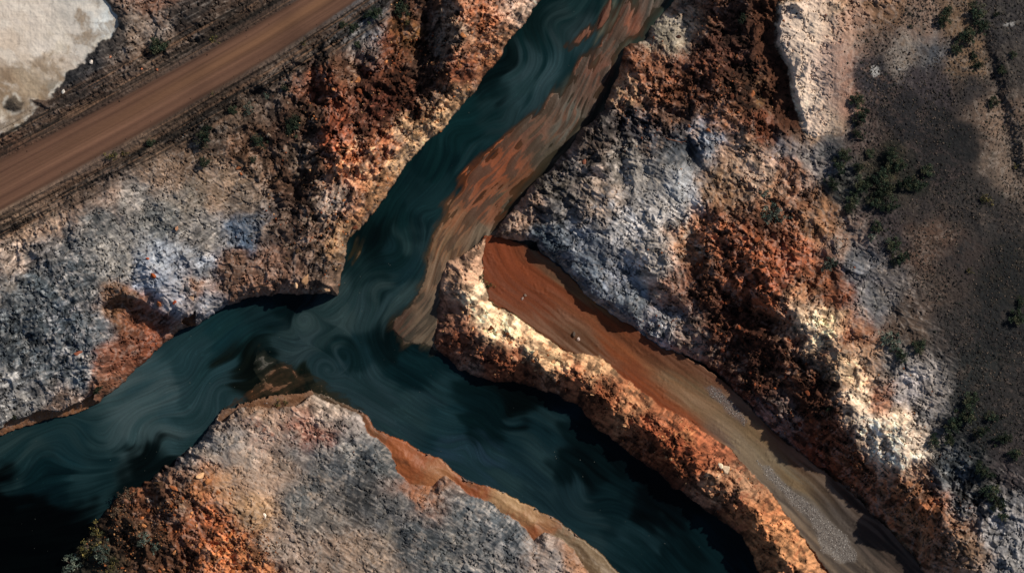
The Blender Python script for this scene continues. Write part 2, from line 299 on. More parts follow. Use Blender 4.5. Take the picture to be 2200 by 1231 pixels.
# mud flats: thin streaked sheets just breaking the water
Sm, Tm, Dm, _ = flow(RIV1, X, Y)
rvx, rvy = downstream(Tm, Sm, RIV1, .7, 192)
near = (X > -160) & (X < 2360) & (Y > -150) & (Y < 1380) & ~inR & ~inG
(ml1, ml2), _, _, _ = lic([fbm(X, Y, 30, 4, 193, .75), fbm(X, Y, 10, 3, 194, .75)], rvx, rvy, near, 18, 1.2)
mst = ml1; mst2 = ml2
zm = 0.035 + 0.40 * mst + .16 * mst2 + 0.006 * np.clip(sdM, 0, 40) + .05 * fine - .14 * ss(sdM, 14, 0)
zm = np.where(zm > 0, zm * .35, zm * 1.2)
ym = ss(Y + 30 * w1, 430, 530); zm = zm * (1 - ym) + ym * np.maximum(zm, .05 * zm + .16 + .1 * mst2) * ss(sdM, -2, 5)
zm -= .5 * (1 - ym) * np.exp(-(np.maximum(-sdR, 0) / 14) ** 2)       # dark wet gutter under the right bank
z = np.where(inM, zm, z)
water_bed = np.maximum(-1.4 + .3 * w1, -.10 - .030 * np.maximum(-sdM, 0) + .34 * mst + .16 * mst2)
water_bed = np.where((sdL > -14) | (sdB > -8), np.minimum(water_bed, -.3), water_bed)
inland = inL | inBl | inBB | inG | inR | inCh | inM
z = np.where(inland, z, water_bed)
for P in SHOALS:
    s = sd_poly(P, X + 14 * w1, Y + 14 * w2)
    Sx, Tx = (Sm, Tm)
    zs = -0.42 + 0.5 * mst + .34 * mst2 + 0.42 * ss(s, 0, 14)
    if P is SHOALS[1]: zs = -.30 + .8 * fbm(X + 46 * w1 + Y * .5, (Y - X * .60 + 46 * w2) * 2.2, 100, 6, 197, .6) + .16 * mst2 + .22 * ss(s, 0, 22)
    if P is SHOALS[2]: zs = zs - .32
    z = np.where(~inland & (s > -2), np.maximum(z, np.where(s > 0, zs, -1)), z)
zbb = .35 + .04 * np.minimum(sdBB, 30) * .5 + .16 * fbm(X + Y * .7 + 30 * w1, (Y - X * .66 + 14 * w2) * 5, 120, 5, 201, .6) + .03 * fine + .4 * ss(-sdB * -1, 14, 40)
z = np.where(inBB, zbb * ss(sdB, -1, 4), z)
# beige ledge at the foot of the left bank (lower left) and the thin ledge above the bottom cape
lz = ss(X, 420, 330) * ss(sdL, 20, 8)
z = np.where(inL & (X < 420) & (sdL < 22 * (1 + .6 * w1)) & (sdHoll < 0), .4 + .05 * sdL + .1 * fine, z)
sdCape = sd_poly([(470,900),(480,870),(530,850),(590,845),(668,828),(676,846),(640,872),(600,880),(560,868),(510,880),(480,905)], Xe, Ye)
z = np.where(inB & (sdCape > 0), .5 + .03 * sdCape + .15 * fbm(X, (Y + X * .3) * 4, 60, 4, 203), z)
# the deep bed is fully under water, the land fully above
z = np.where(inland & ~inM, np.maximum(z, .06), z).astype(F)

# ------------------------------------------------------------------ ground colours: x, y, main, second
def cpts(txt):
    out = []
    for ln in txt.split('\n'):
        for it in ln.split(';'):
            t = it.split()
            if len(t) >= 3:
                a = alb(t[2]); b = alb(t[3]) if len(t) > 3 else a * .72 + .28 * alb('8a7a6c')
                out.append((float(t[0]), float(t[1]), *a, *b))
    return out
CL = cpts('''290 60 6b5d52 8a8078;330 20 6d4a38 7a5a48;400 40 2b2725 3d3632;240 110 3a3634 55504c;180 160 2c2c2e 454345;300 110 5a4a3e 6f645a;60 240 50433a;20 310 6e4e3c 4c382e;200 240 3c3029 54443a;120 250 3f342d 5c4a3f
500 20 3a312b 4d4037;260 170 4f4138 665850;370 100 5c5048 4a4038;350 60 8a8078 5c4c42
50 500 a08874 8a7666;20 555 9c8c80 7e746c;110 470 9a8270 80705f;0 620 7c7874 5c6064;150 450 7f6a5c 6a5c52;230 400 7a6a60 857060;330 370 85705f 6c5c50;420 330 6c5848 54463a;90 525 5c5c5e 46494c;150 520 4a4f53 7a7875;60 600 39434a 5c6266;200 480 55595b 6e6c6a
300 420 6b6a68 8a8580;250 560 8a8884 6a6c6c;170 600 3d454b 8c8a88;120 700 414b53 8f9194;60 720 3a434a 5d6366;50 850 5d6063 90908e;170 800 566068 a09c98;130 872 6b5a50 8d8078;200 700 4f5a63 99999b;30 660 3c454c 60666a;110 790 4a545c 8c8e90
350 480 55595a 6a6a66;400 440 6a645c 7a7066;480 400 7d6b5a 8d7868;430 500 6f6d6a 807a74;530 440 75675a 5e544a;518 500 3f5166 5b6672;535 480 465668 6c6a68;560 380 6b5646 55463a;600 480 5a4a40 6e5c50;640 520 5c4a40 7a6a60;690 570 54463d 6a584c
600 560 76594a 8a6a58;500 580 6a5040 4d3b30;540 600 7c5c4a 6a5042;430 570 7a828c 5e666e;340 600 8f9bab a9a8ac;380 640 a3a3aa 75808e;440 650 5b6470 8d8a8c;350 550 7d8590 98a0a8;420 620 8d6a54 9a9088;300 690 8a5030 704a38;250 660 7c5638 8a6a50
330 720 8b4a2b 6e4030;260 780 7e4a32 8d5f48;300 800 7c3f25 8a5232;240 840 7a5038 5c4032;390 700 7a5a48 8a6a54;450 260 4a4038 3a332e;430 300 40362f 2f2a27;500 250 4c3f35 5d4d40;560 200 4a3f38 5a4c42;540 320 5a412f 7a5a44;620 300 3f2c22 54382a
600 380 4b3426 5c4434;650 450 3c291f 6a5a50;640 330 5d4e43 6f6258;600 140 6f6258 5a4d45;700 80 4c4540 6a635c;780 40 787d82 565a5e;745 62 8a8d90 5c5c5c;830 90 5c2f1c 6e4026;870 80 7a5020 5a3216;800 150 6b3a22 4a2a1c;850 200 40200f 5c3018;880 230 3f2012 6a3a22;820 230 4c2414 6a3420;860 150 4a2814 6a3a1e
900 150 3a2a22 4c382c;700 200 7a4024 9a5a36;720 280 a0522c 7a3418;780 260 4f2e20 6e5040;740 350 b3683a c49a72;800 330 a5643c d0a880;830 300 8a4a2a a86a42;760 430 a3663f c09070;720 430 8a8078 6e5a4c;700 500 6e5a4c 8a6a54;725 520 a8845f 8a6a50
880 300 c8a47c a8845c;950 250 c09c74 9a7a58;860 350 dcb488 b88858;900 330 dcb890 b89068;1000 215 b8906a 8a6a4c;820 400 c49468 a06c40;790 450 b8885c 94603a;1000 150 8c4a2a a8643c;980 60 7a5f4c 9a8a78;955 85 746456 5c4c40;1040 120 a5653c b88458;1040 40 9e5c34 b87a50;1100 20 b89c88 a0948c;1060 20 a86a44 b08870;930 180 5a3a28 7c5236;1090 80 9c6a48 b08c6c;905 20 5a3a28 3c2c22;660 380 3c281e 54402f;670 250 3f2c22 5c4838;740 140 6a4630 8a6a50;770 110 5c5450 7c7876''')  # dark red basin behind the cliff is darkened to carry its shade
CB = cpts('''520 850 7a5a44;560 870 7c6048;640 850 7f644e;500 900 96806f 7a7472;560 920 a8968a 8a5a44;600 890 9c8676 8a7466;700 870 b5a698 8f8278;650 920 8c5a48 a88c7c;680 930 7a4a3c 9a8a80;760 920 8a8380 6c6a68;700 980 444b50 6e6a66;780 960 3f474d 8a8680
640 960 55595b 6c6a66;600 1000 9a8473 7c7066;560 1030 a48c7a 8c7868;480 950 6d6e70 a09488;430 970 8a8078 6c6660;400 1000 6a6a6c 8a7c70;520 1000 8a7f76 a08a78;490 1045 bd9470 b08462;440 1040 c48450 a0643a;380 1020 7c5a44 5c4232;380 1080 6a4632 9a7a60
300 1060 7a4a2c 5c3a24;450 1120 b86a38 8a4a26;400 1150 7c4626 5a331e;500 1180 c87c44 a05c30;550 1215 bc7a48 9a6438;600 1180 8a7c72 9a8a7c;540 1100 a3825f 8c745c;700 1100 5a5856 857a70;850 1000 4a5256 6e6e6e;650 1060 4f5355 7c7064;785 1072 2e3134 3c3c3c
760 1180 8c7868 6e645c;800 1200 6e645c 8a7868;900 1150 3f464b 6c6864;950 1060 444c50 7f7c78;1000 1100 4c545a 8c8884;1100 1170 3a444c 7a7c7e;1050 1200 5a5f63 a09a94;1200 1200 8a8582 5c5c5e;1150 1180 8a7a70 6c6a6a;900 1040 a8663c 8a5c44;925 1048 b07850 9a6a4a
1235 1200 a0714e 8a6a54;250 1130 3a2a1e 4c3826;200 1180 2d2c22 3a3226;100 1200 14160f 22241a;340 1170 5c3c26 3f2c1e;860 1080 565a5c 6c6a68;820 1120 4c4f52 6a665f;700 1200 7c6c60 5c5854;980 1180 5a5e60 7c7872''')  # lower left corner points near black, shade painted into the ground colour
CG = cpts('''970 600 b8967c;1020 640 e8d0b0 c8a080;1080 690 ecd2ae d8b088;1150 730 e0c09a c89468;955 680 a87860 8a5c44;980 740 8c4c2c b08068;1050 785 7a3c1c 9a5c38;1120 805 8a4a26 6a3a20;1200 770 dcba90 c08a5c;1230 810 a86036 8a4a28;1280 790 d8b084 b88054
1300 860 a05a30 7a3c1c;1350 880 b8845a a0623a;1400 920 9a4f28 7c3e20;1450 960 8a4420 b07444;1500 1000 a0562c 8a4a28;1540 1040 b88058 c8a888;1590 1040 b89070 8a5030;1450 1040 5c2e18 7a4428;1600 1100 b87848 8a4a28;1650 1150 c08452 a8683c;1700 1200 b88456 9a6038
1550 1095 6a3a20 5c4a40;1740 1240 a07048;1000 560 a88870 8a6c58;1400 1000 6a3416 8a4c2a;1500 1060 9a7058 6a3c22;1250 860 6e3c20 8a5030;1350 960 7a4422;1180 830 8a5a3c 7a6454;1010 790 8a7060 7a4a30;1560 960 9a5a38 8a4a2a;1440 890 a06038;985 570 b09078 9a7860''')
CR = cpts('''1370 130 8c5a3c 6a4028;1450 200 8a5230 5c3822;1400 170 7a4a30 9a6a48;1340 200 b09070 8a5a3c;1550 100 4a2c20 5c382a;1600 50 3f2a20 5c4034;1600 200 3c2518 6a3f28;1500 150 5a3424 784a32;1550 260 7a4e32 a06a44;1450 240 4c3c34 6a4c3a;1640 100 3c2620 5a3c30
1640 200 4a3020 6a5030;1640 280 7a4020 4c3020;1690 310 8a8a90 6c6058;1350 260 34343a 6a5a50;1300 260 3c3a3c 54504c;1400 300 3a3c42 7c6c60;1280 310 5c5048 3c3a3a;1450 330 353b42 4c4e50;1250 360 4a4a4c a8988c;1200 400 5c564f 3a3e44;1400 375 7a7a7a 9a948c
1350 350 8c8780 6c6a68;1130 440 8a7464 6a5a50;1200 440 4a4c50 6c6864;1280 440 9a8a7c 4c5058;1450 400 9aa0a6 7c8288;1530 290 7a8490 9a8a80;1600 330 a08068 c0a890;1560 400 8a6a50 b09070;1620 370 b09a88 8c7464;1430 450 a8a6a4 8c8884;1330 490 8c8f94 c0bcb8
1260 520 66707c 8c9096;1180 520 3f4c58 58626c;1250 580 4d5a68 6c7680;1330 580 707680 8c8e90;1350 650 6e7882 5c666e;1400 560 a8a4a0 8c8680;1420 700 7a8088 9a9490;1480 740 8a7468 6c645c;1440 620 8a6858 7c7068;1480 520 a87a58 9c8c7c;1540 500 9a5c38 8a5030
1500 600 6c4028 8a5638;1600 560 8a4c2c b0683c;1700 560 a8603a 8a4a2c;1650 620 a05830 7c4024;1560 680 4e2c1c 6a3c26;1620 720 4a2818 6c3c24;1560 800 5a3a2a 6e5648;1650 800 3f2216 5a3a28;1700 780 54301e 7c5a44;1740 640 b07c54 8c5434;1780 695 d8bc98 c89c74;1740 690 f0dcc0 e4ccac;1835 800 e4ccac c8a484;1855 860 ecd8bc d0b090;1772 765 5a3420 7a4a30;1792 820 54301e 6e4630;1800 880 5c3422 7a5036;1690 690 7a4426 5a3420;1930 900 c8b49c 9a7a60;1960 930 dcccb8 b8a08a
1760 600 a0603a 7c4a30;1800 640 7a4024 8c5434;1720 690 e8d2b4 f0dcc0;1760 740 ecd4b4 d8b894;1800 790 dcc09c c89c74;1830 720 9a5c36 b08060;1850 780 b08a6c 9a7458;1830 850 ecd8c0 d0b090;1870 900 f0e0cc e0ccb4;1905 930 ecdcc8 d8c4ac;1890 860 8a4c2c a87454
1940 970 e4d4c0 c8b09a;1750 880 4a2816 5c3622;1740 810 4e2c1a 7a4a30;1765 850 5a3420 6e4630;1720 730 7a4426 5a3420;1680 900 6a5c58 4c2e20;1780 950 5c3420 7a4a2e;1820 1000 7a4c2c 6a4028;1850 1080 7c5a44 8a5a3a;1750 990 6e3c26 5a3424;1950 1040 8a6040 7a4a2c;2000 1100 9a6038 7c4c2e;1950 1150 8a6a4c 7a4c30;2050 1120 7a5a44 8a6c54
2080 1180 8c7460 7a5c44;2150 1160 8a8c90 a8a8a8;1900 80 6a5a52 5c5250;1870 170 34343a 6a5850;1900 40 8a6a50 7a6254;1980 60 9a8070 7c6a5c;1950 100 a09890 8a7a6c;2000 100 5a6068 4c4a4c;2050 60 8a7058 6a584a;2080 130 8a7058 5c5046;1990 170 4a4448 38363a
1950 250 2c2c30 4c4240;2050 300 222427 3a3636;2000 350 2a2a2c 4a4040;2100 200 2f2f33 48423e;2150 50 3f3d3f 54504c;2180 150 464240 5a524c;2130 230 8a7464 7a6658;2170 350 7c6c60 5c524a;1850 300 5a4c48 463f3e;1790 330 3f4448 5a5454;1755 350 8a8684 6c6866
1800 420 2b2f30 3c3c38;1900 350 2f3028 4a4232;2000 450 3f3a3a 50463f;1900 500 4a4244 2c2e32;2000 520 6a5448 54463e;2100 450 3a3838 4c4440;2150 600 232628 38342f;1850 560 4a5058 666668;1900 600 4c4a4c 5c544e;2000 620 4f4540 64544a;1870 640 5a5c60 70706e
1950 700 55483f 423c3a;2050 720 3a3838 4a423e;2100 800 2b2f30 403a36;1950 840 a8a4a4 8a8886;2000 860 9a948f 706e6e;1920 790 6a6866 504c4a;1990 900 55585c 747474;2060 880 22282a 3a3a38;2150 850 302f30 463f3c;2100 950 23282a 38383a;2030 1000 40484e 5a5e60
2100 1060 252a2c 3c3c3c;2180 1000 383436 4c4444;2060 1090 4a5054 62646a;2150 1110 6a6c70 8a8a8c;2180 1190 8c8c8c 5c6066;1950 390 2c2e2a 44403a;2060 560 443c3a 2f3032;2130 700 2a2c2e 3c3836;1440 50 a8a090 8c8678;1410 75 8a8474 6c6a60;1480 30 8a7c6a 6c4c38;1520 20 6a4430 4a3024
1700 150 d8bea0 c8a484;1740 60 ccb498 e0c8a8;1720 230 d4bca0 e8d4b8;1750 270 c8ac90 a88870;1790 120 a88474 9a7868;1800 200 a07c6c b08c78;1815 60 a88a78 9c7e6c;1780 20 b09478 8a6a50;1700 440 7a5038 9a7050;1760 470 a87a54 8a6044;1820 520 9a8070 6a645f;1660 480 7a4a30 5c3a28;1700 380 8a5c40 a88c78;1660 400 9a7458 6a4832''')  # red hill has lit and shaded tones painted in, darker on its west side
CM = cpts('''1300 20 6a4436 5c4438;1400 20 6c5648 5a5048;1430 10 545850;1350 60 7c4a34 8a5238;1290 150 7a4e3a 6a4a3c;1330 100 74523e 5e4c40;1240 235 6a6a60 6c4c3a;1255 215 6a4a38 5e4438;1150 300 7a5440 6a4c38;1180 330 544a3c 484030;1100 340 9a5430 84482a;1050 380 a0562f 8c4a2a
1120 400 6c4428 7c4a2a;1040 440 9a5c3a 845036;1080 430 8c5434 5c4a34;1000 480 94694a 8a5838;960 530 86694c 8c6040;940 600 8a7058 7c5a40;930 680 7a6a58 6c5a48;910 715 6f6250 62503e;870 700 5a4030 3c3428;1030 500 7c6c58 6a5a48;1230 90 6e4634 5c3c2e;1280 50 6a4232
620 800 6a4a34 4a3c2a;560 760 4a4a44 38342c;700 840 4c4030 3c3428;500 870 7a4e32 5c4430;760 540 4a3820''')
CBB = cpts('''680 850 4a3c2a;760 885 5c4430;800 910 8a5434 6c4a30;860 960 9a5830 8a4a28;920 990 90502c 8a6040;1000 1040 8a4a28 9a6438;1100 1090 9a7450 8a4c2a;1100 1075 b09068 9a7450;1150 1110 a07c54 8a6848;1150 1140 8a4a28 a06038;1200 1160 7a6a54 8a5c3c;1280 1210 7c684e 6c5a44;960 1020 9a6a44''')
CC = cpts('''1080 540 84401f 74381c;1110 570 88421f 743618;1180 610 84401f 6e3418;1185 565 7a3a1c 6a5a48;1200 590 6c5844 5c3c24;1250 640 8a6a4a 6c3c20;1290 660 94744c 7a4a2a;1150 640 76381a 62301a;1240 712 4c3420 5c4430;1215 690 6e3c20;1300 690 6a3218 7a3c1c;1330 750 8c4a24 74401f;1360 790 84421f 6a3418;1420 850 8c4a24 6e3a1e;1390 745 5c2e18 6a3820;1470 800 5c3018 6a3c20;1260 745 54361f
1400 780 74401f 8a5a38;1340 700 6a3419 5c2e18;1440 775 5c3018;1450 820 8a7a60 7c6244;1500 830 8d7858 6c4a30;1380 850 8a4020 743418;1450 890 8a4522 6e3a1e;1480 860 7c6448;1560 870 7c6850 8a7454;1540 830 6c3c22;1600 890 6a5c58 7a6c60;1640 930 8a7454 6e4830;1660 930 5c3420;1620 920 9a8058 8a7250;1650 980 8a7c64 746a58
1700 1020 8a7454 6e6450;1600 960 6a6058 7a6c58;1720 1080 4c4844 5c5650;1800 1100 443e3a 504a46;1780 1180 443c36 52483e;1900 1180 3a322c 4a3e36;1700 1130 6a5c50 7a6a58;1840 1090 3f3028;1760 1040 584a3c;1690 960 6a4028;2100 1400 4c443e''')
C6 = np.zeros((6,) + X.shape, F)
def put_flow(mask, pts, tau, line, S, T, along, wx_, wy_):
    P = np.array([(p[0], p[1]) for p in pts], F); s_, t_, _, _ = flow(line, P[:, 0], P[:, 1])
    pts2 = [(s_[i] * along, t_[i], *p[2:]) for i, p in enumerate(pts)]
    idx = np.nonzero(mask.ravel())[0]
    r = field(pts2, (S * along + wx_).ravel()[idx], (T + wy_).ravel()[idx], tau, 6)
    for k in range(6): C6[k].ravel()[idx] = r[k]
def put(mask, pts, tau, cx=None, cy=None):
    cx = Xc if cx is None else cx; cy = Yc if cy is None else cy
    idx = np.nonzero(mask.ravel())[0]
    r = field(pts, cx.ravel()[idx], cy.ravel()[idx], tau, 6)
    for k in range(6): C6[k].ravel()[idx] = r[k]
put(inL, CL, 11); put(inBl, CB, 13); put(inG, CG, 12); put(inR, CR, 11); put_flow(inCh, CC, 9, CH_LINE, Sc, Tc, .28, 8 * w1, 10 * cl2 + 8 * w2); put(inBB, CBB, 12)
put_flow(inM | ~inland, CM, 8, RIV1, Sm, Tm, .75, 10 * w1, 12 * ml1 + 10 * w2)
t1 = fbm(X + 14 * w1, Y + 14 * w2, 34, 6, 211, .62)
t2 = fbm(X * .8 + Y * .6, (Y * .8 - X * .6) * .35, 11, 4, 221, .65)
mixv = ss(1.3 * t1 + .35 * t2 + .45 * rl1 + .35 * gr1, -.15, .75)
mixv = np.where(inM, ss(mst * .6 + mst2, -.3, .3), np.where(inCh, ss(chst, -.3, .3), mixv))
A = C6[:3] * (1 - mixv) + C6[3:] * mixv
def blend(mask, hexc, k=1.0):
    c = alb(hexc, k)
    for i in range(3): A[i] = A[i] * (1 - mask) + c[i] * mask
rock = np.clip(rg * calm, 0, 1) * (inland & ~inM & ~inCh & ~inBB)
gr = (1 + (.22 + .25 * rock) * fb1 * (inL | inBl | inG | inR) * (1 - .7 * dark_plain) + .45 * rock * (blk2 - .25) * rub + .25 * (.4 + .6 * rock) * t2 + .22 * (.3 + .7 * rock) * fine + .5 * rock * rl1 + .20 * (1 - rock) * calm * gr1 * (1 - .6 * dark_plain))
A = A * np.clip(gr, .3, 1.8) * np.where(inM, .74, np.where(inCh, .84, np.where(inBB, .90, .90)))
crm = ss(fbm(X + 16 * w1, Y + 16 * w2, 30, 5, 233, .6, True) + .25 * rl1 + .55 * fb2, .20, .44) * ss(fbm(X, Y, 110, 3, 234), -.35, .25)
dkm = ss(fbm(X + 14 * w2, Y + 14 * w1, 36, 5, 235, .65) + .25 * rl2 - .5 * fb2, .08, .30)
rocky = (inL | inBl | inG | inR) * (1 - dark_plain) * calm * (.35 + .65 * np.clip(rg * 1.4, 0, 1))
tone = (1 + .75 * crm * rocky) * (1 - .60 * dkm * rocky * ss(rg, .22, .6))
A = A * tone
warmc = np.array([1.0, .945, .915], F)
for i in range(3): A[i] = A[i] * (1 + (warmc[i] / warmc.mean() - 1) * rocky * .6)
la = A.mean(0); sat = (A.max(0) - A.min(0)) / (A.max(0) + 1e-4)
ds = .13 * ss(sat, .5, .9) * (inL | inBl | inG | inR)
dk_ = 1 - .16 * ss(sat, .45, .85) * (inL | inBl | inG | inR); A = A * dk_; la = la * dk_
cw = ss(fbm(X + 10 * w2, Y + 10 * w1, 22, 5, 237, .7) * .9 + .5 * fb2 + .3 * fb1, .10, .38) * ss(fbm(X, Y, 140, 3, 238), -.2, .2) * ss(sat, .6, .35) * (inL | inBl | inR) * (1 - dark_plain) * calm
A = A * (1 + .55 * cw)
flat_ = (inL | inBl | inR) * (1 - dark_plain) * calm * ss(rg, .65, .35)
blend(ss(fb1 + .3 * fb2, .36, .62) * .12 * flat_, 'bcb6ae')
blend(ss(-fb1 - .3 * fb2, .40, .66) * .15 * flat_, '26282c')
A = A * (1 + .16 * flat_ * inL)
for i in range(3): A[i] = A[i] * (1 - ds) + la * ds
A = A * np.where(inCh | inBB | inM, 1 + .38 * np.where(inM, mst2, np.where(inCh, 1.05 * chst, 0)), 1)
blend(np.where(inM, ss(ml1 + .6 * ml2, .02, .30), 0) * .68, '2f2c22')
blend(np.where(inBB, ss(fbm(X + Y * .7 + 30 * w1, (Y - X * .66 + 14 * w2) * 5, 120, 5, 207, .6), .05, .35), 0) * .45, '3a2a1c')
blend(np.where(inL | inBl | inG | inR, ss(z, 1.0, .2) * ss(z, 0, .02), 0) * .55, '2a1c14')
# pale mineral crust scattered over the weathered ground
cr = ss(fbm(X + 24 * w2, Y + 24 * w1, 30, 5, 231, .65, True), .42, .75) * (inL | inR | inBl)
blend(cr * .20 * ss(A.mean(0), .03, .10) * calm, 'c4bcb4')
blend(ss(fbm(X + 10 * w3, Y + 10 * w4, 26, 4, 241, .7), .28, .55) * .45 * rock, '2c1c14')
# dark lag gravel dots on the bare right plain
f1c, idc, _ = worley(X, Y, 9.5, 251)
A = A * (1 - .25 * dark_plain * inR * ss(X, 1840, 1900))
dots = ss(.30 - f1c, -.04, .10) * np.where(idc > .3, 1, 0) * ss(fbm(X, Y, 120, 3, 261), -.35, .2)
blend(dots * .75 * ss(X, 1800, 1870) * dark_plain * inR, '17181a')
# salt pan colours
pw = fbm(X + 40 * w1, Y * 1.4 + 40 * w2, 110, 6, 271, .55); pm = ss(sdPan, -3, 3) * inL
pc = field(cpts('60 40 b0a595 b5ac9f;150 60 b4a999 a8a094;20 100 aa9c8a b8ab9a;120 130 9c9080 a89c8c;190 30 8f8f88 a09c92;200 80 a8a49a 9a968c;235 50 8fa0a0 b5b9b4;70 180 75644f 94856f;20 190 7c6a54 6c5a46;100 195 5c5c54 7a6a54;30 250 7a6850 a09480;130 90 c0b8ac a09886;90 120 c4bcae 9a8c78;170 45 7c7c76 9a968c;60 240 a89f90 8a7a64;10 280 b8b2a6 b8b2a6;-100 100 a89c8a b0a494;-300 400 988a78'), Xc, Yc, 14, 6)
pmx = ss(pw, -.3, .3); pcol = [(pc[k] * (1 - pmx) + pc[3 + k] * pmx) * 1.5 * (1 + .22 * pw + .16 * t1 + .16 * fbm(X + .6 * Y + 30 * w1, (Y - .6 * X) * 2.6, 90, 4, 275)) for k in range(3)]
for i in range(3): A[i] = A[i] * (1 - pm) + pcol[i] * pm * (.97, 1.0, 1.08)[i]
_, _, ff = worley(X + 16 * w1 + 6 * w3, Y + 16 * w2 + 6 * w4, 55, 281); f0 = worley(X + 16 * w1 + 6 * w3, Y + 16 * w2 + 6 * w4, 55, 281)[0]
blend(ss(.035 - (ff - f0), 0, .03) * pm * .35 * ss(w1, -.2, .2), '6c5c4c')
blend(ss(fbm(X * .8 + Y * .6 + 30 * w1, (Y * .8 - X * .6 + 20 * w2) * 2.2, 80, 5, 285, .6), .05, .4) * pm * .55, 'dcd6cc')
blend(ss(fbm(X + 30 * w2, Y + 30 * w1, 70, 5, 287, .6) + .5 * ss(Y + X, 260, 100) * -1 + .22 * ss(sdPan, 50, 5), -.02, .34) * pm * .75, '85725c')
rim = np.exp(-((sdPan - 3) / 3.5) ** 2) * inL * ss(w3 + w1, -.3, .3); blend(rim * .8, 'c9c6bd')
blend(ss(sdIsle, -8, 6) * inL * .85, '4a443c')
blend(np.exp(-((sdPan + 14) / 10) ** 2) * inL * .55 * ss(X, 60, 120), '24262a')
# road surface: worn parallel tracks in red-brown gravel
u = T1 / RW
road_m = ss(roadd, 5, -5) * inL
trk = fbm(SR, T1 * 55, 900, 4, 291, .65); trk2 = fbm(SR, T1 * 150, 900, 3, 295)
rc = alb('634a3a')[:, None, None] * (1 + .9 * trk + .7 * trk2 + .12 * fine)[None]
warm = np.exp(-((u + .15) / .35) ** 2) * ss(SR + 0 * SR, 5500, 6400)
for i, c in enumerate(alb('7a583f')): rc[i] = rc[i] * (1 - .6 * warm) + c * .6 * warm * (1 + .2 * trk)
for i, c in enumerate(alb('6a4a3e')): rc[i] = rc[i] * (1 - .35 * (1 - warm)) + c * .35 * (1 - warm) * (1 + .3 * trk)
for i, c in enumerate(alb('3c2b23')):
    e = np.exp(-((np.abs(u) - .93) / .14) ** 2) * .55; rc[i] = rc[i] * (1 - e) + c * e
for i in range(3): A[i] = A[i] * (1 - road_m) + rc[i] * road_m
bn = ss(fbm(SR, T1 * 8, 130, 4, 301, .65) + .35 * fine, -.3, .25)
def band(c, wdt, hexc, a, sd_):
    blend(np.exp(-((roadd - c) / wdt) ** 4) * (.35 + .65 * bn) * a * inL * (side == sd_), hexc)
band(10, 8, '55443a', .8, 1); band(36, 20, '131211', 1, 1); band(62, 10, '241f1c', .55, 1); band(22, 5, '6a5242', .6, 1)
band(8, 7, '54433a', .7, -1); band(20, 5, '151413', .9, -1); band(32, 6, '5a483c', .7, -1); band(46, 8, '1c1917', .85, -1); band(66, 10, '4a3a30', .5, -1)
vs = ss(fbm(SR + 20 * w3, T1 * 34, 300, 4, 303, .65), -.02, .22) * ss(roadd, 2, 8) * ss(roadd, 80, 55); blend(vs * .75 * inL, '15120f')
blend(ss(fbm(SR, T1 * 40, 260, 3, 305, .6), .16, .36) * ss(roadd, 2, 8) * ss(roadd, 80, 55) * .5 * inL, '8a6c56')
# ledges
lg = inL & (X < 420) & (sdL < 22 * (1 + .6 * w1)) & (sdHoll < 0)
blend(lg * .9 * ss(fine, -1, .2), '865a3a'); blend((inB & (sdCape > 0)) * .7, '6e4c34')
# gravel bar tints in the dry channel
GB = [(1628,990),(1650,1000),(1700,1050),(1760,1095),(1815,1150),(1842,1190),(1835,1210),(1800,1208),(1765,1180),(1740,1120),(1690,1070),(1650,1030)]
GB2 = [(1515,832),(1545,835),(1580,870),(1608,905),(1600,915),(1560,885),(1525,850)]
sdGB = sd_poly(GB, Xe, Ye); sdGB2 = sd_poly(GB2, Xe, Ye)
blend(ss(sdGB, -3, 6) * .7, '77726d'); blend(ss(sdGB2, -4, 6) * .6, '6c6160')
# wet ground darkens just above the waterline on the mud (a damp band of its own colour)
blend(np.where(inM, ss(.07 - z, 0, .10) * .5, 0), '2c2c22')
blend(np.where(~inland, ss(.06 - z, 0, .12) * .7, 0), '1c261f')
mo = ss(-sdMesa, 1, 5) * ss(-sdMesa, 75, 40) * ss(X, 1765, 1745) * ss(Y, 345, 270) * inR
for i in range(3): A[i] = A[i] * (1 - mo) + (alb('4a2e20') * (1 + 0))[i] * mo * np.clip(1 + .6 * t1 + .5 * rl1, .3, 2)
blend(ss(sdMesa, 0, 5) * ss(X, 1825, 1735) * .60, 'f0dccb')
# pale slabs
for (cx, cy, rr) in ((1878,152,15),(1886,160,9),(1935,148,5),(2170,52,11)):
    blend(ss(rr - np.hypot(Xe - cx, (Ye - cy) * 1.5) + 9 * w3 + 6 * fine, 0, 6) * .75, 'a8a8a6')
A = np.clip(A, .002, .86)
ROUGH = np.where(inM | inBB, .55, np.where(inCh, .75, .93)).astype(F)

